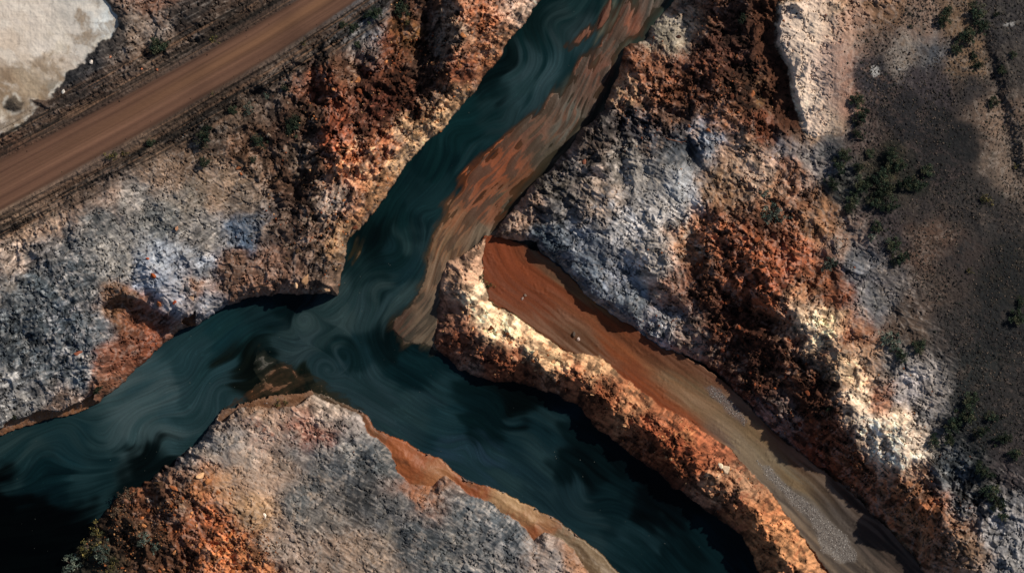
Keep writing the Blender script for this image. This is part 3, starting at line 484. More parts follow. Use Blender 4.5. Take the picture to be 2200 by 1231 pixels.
# ------------------------------------------------------------------ build the sheets
WX, WY = wxy(X, Y, z)
def srf_mesh(name, mask_f, Zs, colr, mat, kind='structure', lx=None, ly=None):
    """faces of the plan grid picked by mask become one sheet"""
    fi = np.nonzero(mask_f.ravel())[0]; r = fi // (NX - 1); c = fi % (NX - 1); a = r * NX + c
    q = np.stack([a + NX, a + NX + 1, a + 1, a], 1)
    used, inv = np.unique(q.ravel(), return_inverse=True)
    wx, wy = (WX, WY) if lx is None else (lx, ly)
    co_ = np.stack([wx.ravel()[used], wy.ravel()[used], Zs.ravel()[used]], 1).astype(F)
    me = bpy.data.meshes.new(name); me.vertices.add(len(used)); me.vertices.foreach_set('co', co_.ravel())
    me.loops.add(len(inv)); me.loops.foreach_set('vertex_index', inv.astype(np.int32).ravel())
    me.polygons.add(len(fi)); me.polygons.foreach_set('loop_start', (np.arange(len(fi)) * 4).astype(np.int32))
    at = me.attributes.new('albedo', 'FLOAT_COLOR', 'POINT')
    cc = np.stack([colr[0].ravel()[used], colr[1].ravel()[used], colr[2].ravel()[used], colr[3].ravel()[used]], 1).astype(F)
    at.data.foreach_set('color', cc.ravel())
    me.update(calc_edges=True); me.validate(); me.materials.append(mat)
    me.polygons.foreach_set('use_smooth', np.ones(len(fi), bool))
    o = bpy.data.objects.new(name, me); COL.objects.link(o); o['kind'] = kind
    return o
def mat(name): m = bpy.data.materials.new(name); m.use_nodes = True; return m, m.node_tree, m.node_tree.nodes['Principled BSDF']
def soil(name, bscale, bstr, bdist, var, spec=.25, stretch=None, rot=0):
    m, t, b = mat(name); L = t.links.new; N = t.nodes.new
    at = N('ShaderNodeAttribute'); at.attribute_name = 'albedo'
    tc = N('ShaderNodeTexCoord'); mp = N('ShaderNodeMapping'); L(tc.outputs['Object'], mp.inputs[0])
    mp.inputs['Rotation'].default_value = (0, 0, rot)
    if stretch: mp.inputs['Scale'].default_value = stretch
    n1 = N('ShaderNodeTexNoise'); n1.inputs['Scale'].default_value = bscale; n1.inputs['Detail'].default_value = 5; n1.inputs['Roughness'].default_value = .7
    v = N('ShaderNodeTexVoronoi'); v.inputs['Scale'].default_value = bscale * 1.3
    L(mp.outputs[0], n1.inputs['Vector']); L(mp.outputs[0], v.inputs['Vector'])
    mr = N('ShaderNodeMapRange'); mr.inputs[1].default_value = .3; mr.inputs[2].default_value = .7; mr.inputs[3].default_value = 1 - var; mr.inputs[4].default_value = 1 + var
    L(n1.outputs['Fac'], mr.inputs[0])
    mx = N('ShaderNodeVectorMath'); mx.operation = 'SCALE'; L(at.outputs['Color'], mx.inputs[0]); L(mr.outputs[0], mx.inputs['Scale'])
    L(mx.outputs[0], b.inputs['Base Color']); L(at.outputs['Alpha'], b.inputs['Roughness'])
    b.inputs['Specular IOR Level'].default_value = spec
    ad = N('ShaderNodeMath'); ad.operation = 'SUBTRACT'; L(n1.outputs['Fac'], ad.inputs[0]); 
    s2 = N('ShaderNodeMath'); s2.operation = 'MULTIPLY'; s2.inputs[1].default_value = .5; L(v.outputs['Distance'], s2.inputs[0]); L(s2.outputs[0], ad.inputs[1])
    bp = N('ShaderNodeBump'); bp.inputs['Strength'].default_value = bstr; bp.inputs['Distance'].default_value = bdist
    L(ad.outputs[0], bp.inputs['Height']); L(bp.outputs[0], b.inputs['Normal'])
    return m
def fmask(v):     # vertex mask -> face mask
    return v[:-1, :-1]
m_rock = soil('weathered_rock', 2.4, .6, .12, .24)
m_road = soil('road_gravel', 3.0, .4, .05, .10, stretch=(.25, 3, 1), rot=R(-30))
m_salt = soil('salt_crust', 1.4, .5, .08, .07)
m_mud = soil('wet_mud', 2.0, .5, .05, .10, spec=.4)
m_chan = soil('red_silt', 2.4, .5, .06, .10)
ALB4 = [A[0], A[1], A[2], ROUGH]
is_road = inL & (roadd < 0); is_pan = inL & (sdPan > 0) & ~is_road
is_mud = inM | inBB
shoal = (~inland) & (z > -.9)
srf_mesh('road', fmask(is_road), z, ALB4, m_road)
srf_mesh('salt_pan', fmask(is_pan), z, ALB4, m_salt)
srf_mesh('mud_flat', fmask(is_mud | shoal), z, ALB4, m_mud)
srf_mesh('dry_riverbed', fmask(inCh), z, ALB4, m_chan)
srf_mesh('ground', fmask(~(is_road | is_pan | is_mud | shoal | inCh)), z, ALB4, m_rock)

# ------------------------------------------------------------------ river water: silt swirls drawn out along the flow
S2, T2, D2, _ = flow(RIV2, X, Y)
use2 = D2 < D1 * 0 + Dm
sw1 = fbm(X, Y, 170, 4, 401); sw2 = fbm(X, Y, 170, 4, 411)
Xs = X + 46 * sw1 + 26 * w1; Ys = Y + 46 * sw2 + 26 * w2
for (cx, cy, rr, tw) in ((1170,45,60,2.2),(1120,130,60,-1.6),(800,610,46,2.4),(740,745,60,-2.2),(560,740,55,2.2),(1090,905,34,2.0),(90,960,70,2.0),(960,280,60,1.6),(700,800,50,1.8),(230,960,60,-1.8),(470,830,70,1.5)):
    dx = Xs - cx; dy = Ys - cy; d = np.hypot(dx, dy); a = tw * np.exp(-(d / rr) ** 2)
    Xs = cx + dx * np.cos(a) - dy * np.sin(a); Ys = cy + dx * np.sin(a) + dy * np.cos(a)
wm = (z < .5)
idx = np.nonzero(wm.ravel())[0]
def at_(a): return a.ravel()[idx]
xs, ys = at_(Xs), at_(Ys)
CWp = cpts('''1230 -40 0c2a30 1c343a;1180 20 0a262c 26383e;1190 70 2c3e46 0e2a30;1200 120 28404a 102c34;1150 60 0c2226 0a2a30;1130 170 2c424c 203840;1060 150 081c20 0a2026;1140 230 2a404a 142e36;1080 260 20363e 0c2a30;1000 280 0c2a30 0e3038;1020 320 0c2a32 1a343c;930 350 09222a 0c2a30;930 430 18343c 122c34;870 450 09222a 0c282e;820 500 06161a 0a2024
860 560 16303a 0e282e;910 520 1e343c 22383e;800 600 0e262c 1a3036;850 640 20363e 2a3c42;780 660 263a42 1e343a;720 690 2c3e44 22363c;640 705 2e4046 24383e;560 690 10262e 1a343c;620 660 081c22 0c262c;500 720 17363e 12303a;430 780 203a44 1a343c;350 860 364850 28404a;450 850 283e48 1c343c;300 900 384a52 2c424a;250 960 30444c 223a42
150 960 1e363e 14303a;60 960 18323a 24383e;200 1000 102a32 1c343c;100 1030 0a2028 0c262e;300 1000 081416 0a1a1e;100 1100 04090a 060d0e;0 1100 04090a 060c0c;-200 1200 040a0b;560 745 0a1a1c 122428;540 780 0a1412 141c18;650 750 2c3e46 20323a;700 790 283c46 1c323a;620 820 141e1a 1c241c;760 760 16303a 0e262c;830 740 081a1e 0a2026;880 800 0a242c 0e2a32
800 860 263a44 1c323a;900 880 1e343e 22383f;950 900 0f2c36 1a343e;1050 890 081e24 0a2228;1100 870 051012 081618;1130 930 122c36 1c323a;1000 970 22384a 1a323c;1150 1010 182f3a 20363e;1250 1000 06161a 0a1e24;1200 1080 1e343e 162c36;1300 1100 0a2028 102830;1350 1160 1a323c 102830;1250 1140 22363e 18303a;1400 1080 040d10 06141a;1470 1210 081c22 0c242c;1420 20 30403c 3c4a46;1400 60 2a3a38;1340 200 1c2a26;1250 300 141c18;1150 400 121a16;1560 -400 0c2a30;1900 1800 0a2028''')
WXf = np.where(use2, 0, rvx); WYf = np.where(use2, 0, rvy)
v2x, v2y = downstream(T2, S2, RIV2, .6, 402); bl = ss(D2 - Dm, -60, 60)
vx = rvx * bl + v2x * (1 - bl); vy = rvy * bl + v2y * (1 - bl)
for (cx, cy, rr, tw) in ((1170,45,60,1),(1120,130,60,-1),(800,610,46,1),(745,745,56,-1),(560,740,55,1),(1090,905,34,1),(90,960,60,1),(960,280,50,1),(700,800,46,1),(230,960,50,-1),(470,830,50,1),(860,540,44,-1),(340,930,50,1),(1250,1080,50,1),(650,690,26,1),(1010,950,36,-1),(1180,190,34,1),(1090,270,30,-1),(400,800,30,-1),(140,920,34,1),(300,960,34,-1),(900,460,30,1)):
    dx = X - cx; dy = Y - cy; d = np.hypot(dx, dy); a = 1.7 * tw * np.exp(-(d / rr) ** 2) * (d / rr)
    vx = vx - a * dy / (d + 1); vy = vy + a * dx / (d + 1)
vx, vy = unit(vx, vy)
wnear = wm & (X > -100) & (X < 2300) & (Y > -90) & (Y < 1320)
(l1, l2, l3), li, lj, lk = lic([fbm(X, Y, 5, 2, 421, .8), fbm(X, Y, 14, 3, 422, .7), fbm(X, Y, 40, 3, 423, .7)], vx, vy, wnear, 36, 1.2)
aj, ai = advect(vx, vy, li, lj, lk, 30, 1.2)
XA = Xs.ravel().copy(); YA = Ys.ravel().copy(); XA[li] = samp(Xs, aj, ai); YA[li] = samp(Ys, aj, ai)
# pull the plan colours along the current, keeping their mean place
gxm, gym = fbm(X, Y, 60, 2, 424), fbm(X, Y, 60, 2, 425)
(gq, gr_), _, _, _ = lic([fbm(X + 40 * gxm, Y + 40 * gym, 34, 4, 428, .6), fbm(X + 40 * gym + 300, Y + 40 * gxm, 34, 4, 429, .6)], vx, vy, wnear, 30, 1.6)
#, Y + 60 * gym, 44, 4, 428, .6); gr_ = fbm(X + 60 * gym + 300, Y + 60 * gxm, 44, 4, 429, .6)
XB = X + 9 * l3 + 30 * gxm + 26 * gq + 4 * l2; YB = Y + 9 * samp(l3, np.broadcast_to(np.arange(NX, dtype=F) + 3, X.shape), np.broadcast_to(np.arange(NY, dtype=F)[:, None], X.shape)) + 30 * gym + 26 * gr_ - 4 * l2
wc = field(CWp, at_(XB), at_(YB), 11, 6)
fil = at_(l3) * .8 + at_(l2) * .6; fil2 = at_(l1)
mixw = ss(.45 * at_(l3) + .20 * at_(l2) + .8 * at_(gq), -.6, .6)
WC = np.zeros((4,) + X.shape, F)
gain = 1.0 * np.clip(1 + .10 * fil + .11 * fil2, .3, 2.2)
for k in range(3): WC[k].ravel()[idx] = (wc[k] * (1 - mixw) + wc[3 + k] * mixw) * gain * (1, 1, .90)[k]
lumw = np.maximum(WC[:3].mean(0), 1e-4); cf = np.clip((lumw / .021) ** .50, .35, 1.9)
wv = np.zeros(X.size, F); pl_ = fbm(at_(X) + 40 * at_(w1), at_(Y) + 40 * at_(w2), 120, 3, 427)
wv[idx] = (ss(np.abs(at_(l2)), .10, .0) * .55 + ss(np.abs(at_(l1) - .1), .10, 0) * .25) * ss(pl_, -.15, .25); wv = wv.reshape(X.shape)
cf = cf * (1 + .55 * wv)
for k in range(3): WC[k] = (WC[k] * .97 + lumw * .03) * cf * .66
# warm shallow tint over the mud
sh = ss(z, -.5, -.02) * wm
sh = ss(z, -.60, .0) * wm
for k in range(3): WC[k] = WC[k] * (1 - .9 * sh) + A[k] * (.35 + .35 * sh) * .9 * sh
WC[3] = .16
m_w, t, b = mat('silty_river_water'); L = t.links.new; N = t.nodes.new
at = N('ShaderNodeAttribute'); at.attribute_name = 'albedo'
tc = N('ShaderNodeTexCoord')
vo = N('ShaderNodeTexVoronoi'); vo.inputs['Scale'].default_value = .55; L(tc.outputs['Object'], vo.inputs['Vector'])
ns = N('ShaderNodeTexNoise'); ns.inputs['Scale'].default_value = .07; ns.inputs['Detail'].default_value = 4; L(tc.outputs['Object'], ns.inputs['Vector'])
f1 = N('ShaderNodeMath'); f1.operation = 'LESS_THAN'; f1.inputs[1].default_value = .05; L(vo.outputs['Distance'], f1.inputs[0])
f2 = N('ShaderNodeMapRange'); f2.inputs[1].default_value = .46; f2.inputs[2].default_value = .62; f2.inputs[3].default_value = 0; f2.inputs[4].default_value = .8; L(ns.outputs['Fac'], f2.inputs[0])
f3 = N('ShaderNodeMath'); f3.operation = 'MULTIPLY'; L(f1.outputs[0], f3.inputs[0]); L(f2.outputs[0], f3.inputs[1])
mx = N('ShaderNodeMix'); mx.data_type = 'RGBA'; L(f3.outputs[0], mx.inputs[0]); L(at.outputs['Color'], mx.inputs[6]); mx.inputs[7].default_value = (.10, .11, .10, 1)
L(mx.outputs[2], b.inputs['Base Color']); b.inputs['Roughness'].default_value = .22; b.inputs['IOR'].default_value = 1.33; b.inputs['Specular IOR Level'].default_value = .2
nb = N('ShaderNodeTexNoise'); nb.inputs['Scale'].default_value = 1.1; nb.inputs['Detail'].default_value = 4; L(tc.outputs['Object'], nb.inputs['Vector'])
bp = N('ShaderNodeBump'); bp.inputs['Strength'].default_value = .6; bp.inputs['Distance'].default_value = .06; L(nb.outputs['Fac'], bp.inputs['Height']); L(bp.outputs[0], b.inputs['Normal'])
wx0, wy0 = wxy(X, Y, np.zeros_like(X))
vm = z < .25; vm2 = vm.copy()
for s in (-3, 3): vm2 |= np.roll(vm, s, 0) | np.roll(vm, s, 1)
srf_mesh('river_water', fmask(vm2), np.zeros_like(z), WC, m_w, lx=wx0, ly=wy0)


# ------------------------------------------------------------------ things standing on the ground
TOPZ = z
def gidx(px, py):
    return np.interp(px, GX, np.arange(NX)).astype(F), np.interp(py, GY, np.arange(NY)).astype(F)
def spot(px, py):
    j, i = gidx(np.array([float(px)]), np.array([float(py)])); zz = float(samp(TOPZ, j, i)[0])
    x, y = wxy(px, py, zz); return x, y, zz
def flag(o, label, cat, group=None):
    o['label'] = label; o['category'] = cat
    if group: o['group'] = group
def mesh_np(name, V, Q, colr, mat, smooth=False):
    me = bpy.data.meshes.new(name); me.vertices.add(len(V)); me.vertices.foreach_set('co', np.asarray(V, F).ravel())
    k = Q.shape[1]; me.loops.add(Q.size); me.loops.foreach_set('vertex_index', Q.astype(np.int32).ravel())
    me.polygons.add(len(Q)); me.polygons.foreach_set('loop_start', (np.arange(len(Q)) * k).astype(np.int32))
    if colr is not None:
        at = me.attributes.new('albedo', 'FLOAT_COLOR', 'POINT')
        at.data.foreach_set('color', np.concatenate([colr, np.full((len(V), 1), .85)], 1).astype(F).ravel())
    me.update(calc_edges=True); me.validate(); me.materials.append(mat)
    if smooth: me.polygons.foreach_set('use_smooth', np.ones(len(Q), bool))
    return me
def leafmat(name):
    m, t, b = mat(name); at = t.nodes.new('ShaderNodeAttribute'); at.attribute_name = 'albedo'
    oi = t.nodes.new('ShaderNodeObjectInfo'); mr = t.nodes.new('ShaderNodeMapRange'); mr.inputs[3].default_value = .7; mr.inputs[4].default_value = 1.35
    t.links.new(oi.outputs['Random'], mr.inputs[0]); vm_ = t.nodes.new('ShaderNodeVectorMath'); vm_.operation = 'SCALE'
    t.links.new(at.outputs['Color'], vm_.inputs[0]); t.links.new(mr.outputs[0], vm_.inputs['Scale']); t.links.new(vm_.outputs[0], b.inputs['Base Color'])
    b.inputs['Roughness'].default_value = .8; b.inputs['Specular IOR Level'].default_value = .15
    return m
m_leaf = leafmat('dusty_leaves'); m_stone = leafmat('stone')
m_bark, _t, _b = mat('grey_bark'); _b.inputs['Base Color'].default_value = (.09, .065, .05, 1); _b.inputs['Roughness'].default_value = .9
def tube(V, Q, p0, p1, r0, r1, n=5):
    p0 = np.array(p0, float); p1 = np.array(p1, float); d = p1 - p0; d /= np.linalg.norm(d) + 1e-9
    a = np.cross(d, [0.3, .9, .2]); a /= np.linalg.norm(a); b = np.cross(d, a); base = len(V)
    for p, r in ((p0, r0), (p1, r1)):
        for k in range(n): t = 2 * math.pi * k / n; V.append(p + r * (math.cos(t) * a + math.sin(t) * b))
    for k in range(n): Q.append((base + k, base + (k + 1) % n, base + n + (k + 1) % n, base + n + k))
KINDS = {'dark': (['16211a', '1f2a20', '2a3326', '36382a'], 24, 60, .12, .7), 'grey': (['3c4640', '4c5850', '2c3630', '5a6054'], 26, 26, .13, .6),
         'dry': (['5a4a3c', '6e5a48', '463a30', '3a362c'], 26, 20, .12, .5), 'olive': (['4a4426', '5c5430', '343420', '2a2c1e'], 18, 28, .14, .6)}
def shrub_meshes(kind, seed):
    rs = np.random.RandomState(seed); cols, nc, nl, ls, ht = KINDS[kind]
    lob = [(rs.uniform(-.5, .5), rs.uniform(-.5, .5), rs.uniform(.4, .65)) for _ in range(4)]
    V = []; Q = []; Cc = []; SV = []; SQ = []
    for c in range(nc):
        lx_, ly_, lr = lob[rs.randint(4)]; a = rs.uniform(0, 2 * math.pi); r = lr * math.sqrt(rs.uniform(0, 1)) * 1.1
        cx, cy = lx_ + r * math.cos(a), ly_ + r * math.sin(a); q = max(0, 1 - (cx * cx + cy * cy) / 1.6); cz = ht * (.25 + .85 * q) * rs.uniform(.6, 1.1)
        mid = (cx * .45 + rs.uniform(-.06, .06), cy * .45 + rs.uniform(-.06, .06), cz * .5)
        tube(SV, SQ, (cx * .05, cy * .05, -.1), mid, .035, .022); tube(SV, SQ, mid, (cx, cy, cz), .022, .008)
        base = lin(cols[rs.randint(4)]) * rs.uniform(1.1, 2.3); cr_ = rs.uniform(.14, .30)
        for l in range(nl):
            d = rs.normal(size=3); d /= np.linalg.norm(d); p = np.array([cx, cy, cz]) + d * cr_ * rs.uniform(.3, 1.15) * np.array([1, 1, .75])
            t1_ = rs.normal(size=3); t1_ /= np.linalg.norm(t1_); t2_ = np.cross(t1_, rs.normal(size=3)); t2_ /= np.linalg.norm(t2_) + 1e-9
            s_ = ls * rs.uniform(.35, .75); k = len(V)
            V += [p - t1_ * s_, p + t2_ * s_ * .45, p + t1_ * s_, p - t2_ * s_ * .45]; Q.append((k, k + 1, k + 2, k + 3))
            cc = base * rs.uniform(.7, 1.35); Cc += [cc] * 4
    return (mesh_np('foliage', np.array(V), np.array(Q), np.array(Cc), m_leaf), mesh_np('stem', np.array(SV), np.array(SQ), None, m_bark))
def shrub_tree(kind, seed):
    f, st_ = shrub_meshes(kind, seed); r = bpy.data.objects.new('shrub', None); r.empty_display_size = .3
    a = bpy.data.objects.new('foliage', f); b_ = bpy.data.objects.new('stem', st_); a.parent = r; b_.parent = r
    return r, [a, b_]
PROTO = {k: [shrub_tree(k, 10 * i + n) for n in range(4 if k == 'dark' else 2)] for i, k in enumerate(KINDS)}
rnd = random.Random(5); cnt = {}
def shrub(px, py, rp, kind, label, group=None):
    n = cnt.get(kind, 0); cnt[kind] = n + 1; r, ch = PROTO[kind][n % len(PROTO[kind])]
    o = r.copy(); COL.objects.link(o); x, y, zz = spot(px, py); sc = rp * 1.0 * M_PX * rnd.uniform(.92, 1.1)
    o.location = (x, y, zz - .03 * sc); o.scale = (sc * rnd.uniform(.9, 1.15), sc, sc * rnd.uniform(.8, 1.1)); o.rotation_euler = (0, 0, rnd.uniform(0, 6.28))
    for c in ch: d = c.copy(); d.parent = o; COL.objects.link(d)
    flag(o, label, 'shrub', group)
SHR = """340 105 24 dark|round dark bush between the dirt road and the pale pan
462 85 11 olive|small tufted bush on the upper road verge, nearest the road edge
238 335 13 olive|larger of two pale tufts side by side on the lower road shoulder
268 328 9 olive|smaller right hand tuft of two on the lower road shoulder
457 201 6 olive|tiny yellowish tuft growing alone at the lower edge of the dirt road
325 307 12 dark|low dark bush in the black gravel band under the road
448 292 27 dark|biggest dark bush on the brown slope below the road
535 239 17 grey|grey green bush nearest the road on the brown slope
556 306 19 dark|dark bush at the foot of the rubble left of the orange cliff
440 352 16 dark|thin dark bush below the biggest one on the brown slope
500 236 12 dark|small dark bush just left of the grey green one below the road
612 193 11 dark|small dark bush on the grey ground left of the blue stain
572 205 9 grey|small faded bush close under the road, left of a darker one
628 270 23 dark|wide dark bush in the rubble beside the pale gully
545 345 11 dark|little dark bush where the tan ground meets the rubble
652 92 8 olive|tiny bush on the road shoulder above the white stony patch
738 54 11 dark|small dark bush on the white stony patch nearest the road
762 65 16 dark|round black green bush in the middle of the white stony patch
802 30 19 dark|dark bush at the top edge of the white stony patch
766 96 9 dark|small dark bush under the round one on the stony patch
866 21 19 dark|dark bush at the very top above the ochre streak
876 46 10 olive|small olive bush between the ochre streak and the dark bush above it
1592 38 16 dark|dim bush on the dark red rock near the top edge
1661 458 34 grey|wide grey green bush growing on the red hillside
1647 414 13 grey|small grey bush just above the wide one on the red hillside
1784 564 17 grey|faded grey bush on the rust slope beside the dark plain
1780 878 8 dark|tiny teal bush alone on the dark red slope above the dry channel
2036 20 13 dark|topmost bush of the cluster in the upper right corner
2029 42 19 dark|left bush of the upper right cluster, under the topmost one
2090 36 27 dark|largest bush of the upper right cluster
2112 58 17 dark|bush on the right flank of the largest one in the corner cluster
2077 74 21 dark|bush directly below the largest one in the corner cluster
2053 104 16 dark|bush at the lower tip of the corner cluster, on grey ground
2094 119 13 dark|upper of two small bushes trailing below the corner cluster
2099 141 13 dark|lower of two small bushes trailing below the corner cluster
2150 154 15 dark|bush beside the pale gullies right of the two trailing bushes
2177 119 10 dark|small bush right of the pale gullies near the right edge
2142 34 8 dark|tiny bush near the pale slab in the upper right corner
1956 58 6 dark|tiny bush standing alone on pinkish ground at the upper right
2131 218 17 dark|lone bush at the edge of the black plain beside the pale gullies
2183 356 9 olive|small bush by the lower end of the pale gullies
1842 218 19 dark|upper bush of three in a column beside the pale mesa
1856 252 23 dark|middle and widest bush of three beside the pale mesa
1842 290 15 dark|lower bush of three in a column beside the pale mesa
2121 431 13 olive|lone olive bush on the dark plain near the right edge
2084 581 9 olive|little yellow bush alone on the black part of the plain
1886 489 16 dark|small bush between the big thicket and the two below it
1917 526 19 dark|upper of two touching bushes below the big thicket
1937 560 21 dark|lower of two touching bushes below the big thicket
1872 512 12 grey|thin bush left of two touching bushes below the big thicket
1917 731 28 grey|large grey green bush right of the white crest
1934 760 22 dark|bush touching the lower side of the large grey green one
1975 748 22 dark|bush standing right of the large grey green one
2183 683 22 dark|ragged bush at the right edge on the black ground
2188 650 14 dark|smaller bush above the ragged one at the right edge
277 1065 27 dry|dry grey brown bush on the dark bank edge at lower left
253 1098 17 dry|smaller dry bush below the grey brown one on the dark bank
212 1140 24 olive|dim olive bush highest in the lower left shade
191 1174 25 olive|olive bush in the middle of the lower left shade
154 1212 28 grey|pale grey green bush lowest in the lower left corner
219 1184 22 grey|grey bush right of the olive ones in the lower left shade
308 1159 19 grey|teal grey bush on the rusty rubble at lower left
336 1172 16 grey|smaller teal bush touching its twin on the rusty rubble
241 1214 19 olive|olive bush by the bottom edge below the teal grey pair
212 838 11 dark|dark bush on the river bank at the tip of the orange hollow
31 895 7 dark|tiny bush on the far left bank above the beige ledge
1036 598 13 olive|mossy bush on the inner side of the ridge tip
1054 614 11 olive|lower mossy bush on the inner side of the ridge tip
596 866 10 olive|mossy tuft on the brown ledge above the bottom cape
614 862 8 olive|small mossy tuft right of a larger one above the bottom cape"""
for ln in SHR.split('\n'):
    a, lb = ln.split('|'); p = a.split(); shrub(float(p[0]), float(p[1]), float(p[2]), p[3], lb)
THK = """1814 331 18|upper left bush of the big thicket, under the mesa column
1798 362 20|bush on the left edge of the big thicket, upper half
1788 394 17|leftmost bush of the big thicket
1845 358 15|bush linking the left edge and middle of the big thicket
1850 396 25|large bush left of the big thicket's centre
1888 372 25|large bush at the centre of the big thicket
1912 336 20|topmost bush on the right half of the big thicket
1930 352 19|bush just under the topmost right one of the big thicket
1903 412 26|widest bush of the big thicket, just below its centre
1942 388 24|large bush right of the big thicket's centre
1972 400 20|bush low on the right edge of the big thicket
1988 368 18|rightmost bush of the big thicket
1832 428 18|bush low on the left side of the big thicket
1880 443 23|lowest large bush of the big thicket
1912 446 19|bush at the lower right foot of the big thicket
1866 330 13|small bush at the upper middle rim of the big thicket
1825 446 12|small bush at the lower left foot of the big thicket"""
THK2 = """2010 943 18|leftmost bush of the curved thicket by the white crest
2051 909 26|wide bush left of the middle of the curved thicket
2082 892 25|wide bush in the middle of the curved thicket
2082 858 22|topmost bush of the curved thicket
2112 930 22|bush right of and below the middle of the curved thicket
2153 940 20|bush near the right end of the curved thicket
2181 971 17|rightmost bush of the curved thicket, at the photo edge
2040 946 16|small bush on the lower left rim of the curved thicket
2130 900 16|small bush on the upper right rim of the curved thicket"""
THK3 = """2116 1015 22|second bush from the top of the narrow lower right thicket
2130 1050 25|largest bush, middle of the narrow lower right thicket
2141 1082 22|second bush from the bottom of the narrow lower right thicket
2153 1104 14|lowest bush of the narrow lower right thicket
2100 1000 13|small top bush of the narrow lower right thicket"""
for txt, g in ((THK, 'bushes of the big thicket on the right plain'), (THK2, 'bushes of the curved thicket below the plain'), (THK3, 'bushes of the narrow lower right thicket')):
    for ln in txt.split('\n'):
        a, lb = ln.split('|'); p = a.split(); shrub(float(p[0]), float(p[1]), float(p[2]), 'dark', lb, g)

# ---- boulders: eight angular shapes shared by every copy
def boulder_mesh(seed, hexc):
    import bmesh
    rs = np.random.RandomState(seed); bm = bmesh.new(); bmesh.ops.create_icosphere(bm, subdivisions=3, radius=1)
    pl = rs.normal(size=(9, 3)); pl /= np.linalg.norm(pl, axis=1)[:, None]; off = rs.uniform(.45, .78, 9)
    ph = rs.uniform(0, 6, 6)
    V = np.array([v.co[:] for v in bm.verts]); V *= (1 + .10 * np.sin(V @ rs.normal(size=(3, 3)) * 2.4 + ph[:3]).sum(1)[:, None])
    for n_, o_ in zip(pl, off): e = np.maximum(V @ n_ - o_, 0); V -= e[:, None] * n_ * 1.0
    V += rs.normal(size=V.shape) * .012; V *= np.array([1.15, .9, .75])
    Q = np.array([[v.index for v in f.verts] for f in bm.faces]); bm.free(); c = lin(hexc)
    return mesh_np('boulder', V, Q, np.clip(c[None] * rs.uniform(.75, 1.25, (len(V), 1)), 0, .8), m_stone)
BM = {}
def boulder(px, py, rp, hexc, label, group=None, sink=.25, cat='boulder', name='boulder'):
    key = (hexc, rnd.randrange(3))
    if key not in BM: BM[key] = boulder_mesh(len(BM) + 3, hexc)
    o = bpy.data.objects.new(name, BM[key]); COL.objects.link(o); x, y, zz = spot(px, py); r = rp * M_PX
    o.location = (x, y, zz + r * (.6 - sink * 1.6)); o.scale = (r * rnd.uniform(.85, 1.25), r * rnd.uniform(.8, 1.1), r * rnd.uniform(.75, 1.05)); o.rotation_euler = (rnd.uniform(-.3, .3), rnd.uniform(-.3, .3), rnd.uniform(0, 6.28))
    flag(o, label, cat, group)
BO = """329 592 8 a0522c|long orange rock lying in the middle of the grey dome
342 652 6 b06a44|orange rock at the lower left rim of the grey dome
375 650 5 8a4028|dark red rock beside the orange one near the rim of the grey dome
318 556 4 9a4a30|small red rock at the top of the grey dome
380 492 5 b08468|pale orange rock above the grey dome
403 620 9 3c3e42|dark round rock at the right side of the grey dome
412 638 8 c8a68a|cream rock under the dark one on the grey dome's edge
167 760 9 7a4a38|brown rock in a dark hollow of the left grey plateau
196 134 6 cfc6bc|white rock on the black shore of the pale pan
238 121 5 b07a60|reddish rock on the shore right of the white one
137 198 5 c8c4bc|small white rock at the lower corner of the pale pan
338 150 4 a8684c|orange stone on the upper road verge
305 149 3 a8684c|little orange stone left of another on the upper road verge
514 360 6 c07850|round orange boulder on tan ground left of the rubble
518 374 4 a06040|small stone just under the round orange boulder
656 604 11 b8906c|large cream boulder at the tip of the left cape's cliff
636 612 8 c8a684|cream rock slab beside the largest boulder on the cape
702 620 10 a8886c|pale blocky rock at the corner of the left cape
1255 350 7 9a6450|reddish rock on the dark bank above the mud
1585 763 6 9a4c2c|round red boulder at the foot of the dark red slope
1736 845 9 6a3a24|big rust boulder perched on the dark red slope
1734 838 5 7c4630|smaller rust rock leaning on the big one
1122 641 3.5 a89890|pale pinkish stone in the red channel
1128 634 4 6a5a50|dark stone beside the pale one in the red channel
1243 728 5 b8a8a0|pale rock on the dark gravel patch of the channel
1233 718 6 5a5048|dark rock on the gravel patch of the channel
1105 770 9 a8785c|rounded pink rock bulging from the ridge's dark side
1560 1010 12 d0b89c|white rock on the ridge crest near its lower part
1547 1000 7 e0ccb0|narrow cream rock above the white one on the ridge
448 1035 9 b87c50|jagged tan rock outcrop on the lower left bank top
375 1048 8 8a5434|brown rock standing by the lower left bank edge
343 1040 9 4a3626|dark rock at the left end of the lower left bank
320 1075 8 c8a890|pale jagged rock beside the dry grey bush
430 1022 8 c8a078|cream rock on top of the jagged tan outcrop
567 1107 6 d8c8b8|white rock in the dark cleft at the bottom
820 873 6 9a8878|grey rock at the edge of the bottom cape
724 874 8 a89888|pale rock on the corner of the bottom cape"""
for ln in BO.split('\n'):
    a, lb = ln.split('|'); p = a.split(); boulder(float(p[0]), float(p[1]), float(p[2]), p[3], lb)
def zone(n, poly, smin, smax, hexs, label, group, seed):
    rs = random.Random(seed); xs_ = [p[0] for p in poly]; ys_ = [p[1] for p in poly]; k = 0
    while k < n:
        px = rs.uniform(min(xs_), max(xs_)); py = rs.uniform(min(ys_), max(ys_))
        if sd_poly(poly, np.array([px], F), np.array([py], F))[0] < 0: continue
        if spot(px, py)[2] < 1.5: continue
        boulder(px, py, smin + (smax - smin) * rs.random() ** 3, rs.choice(hexs), label, group, .35); k += 1
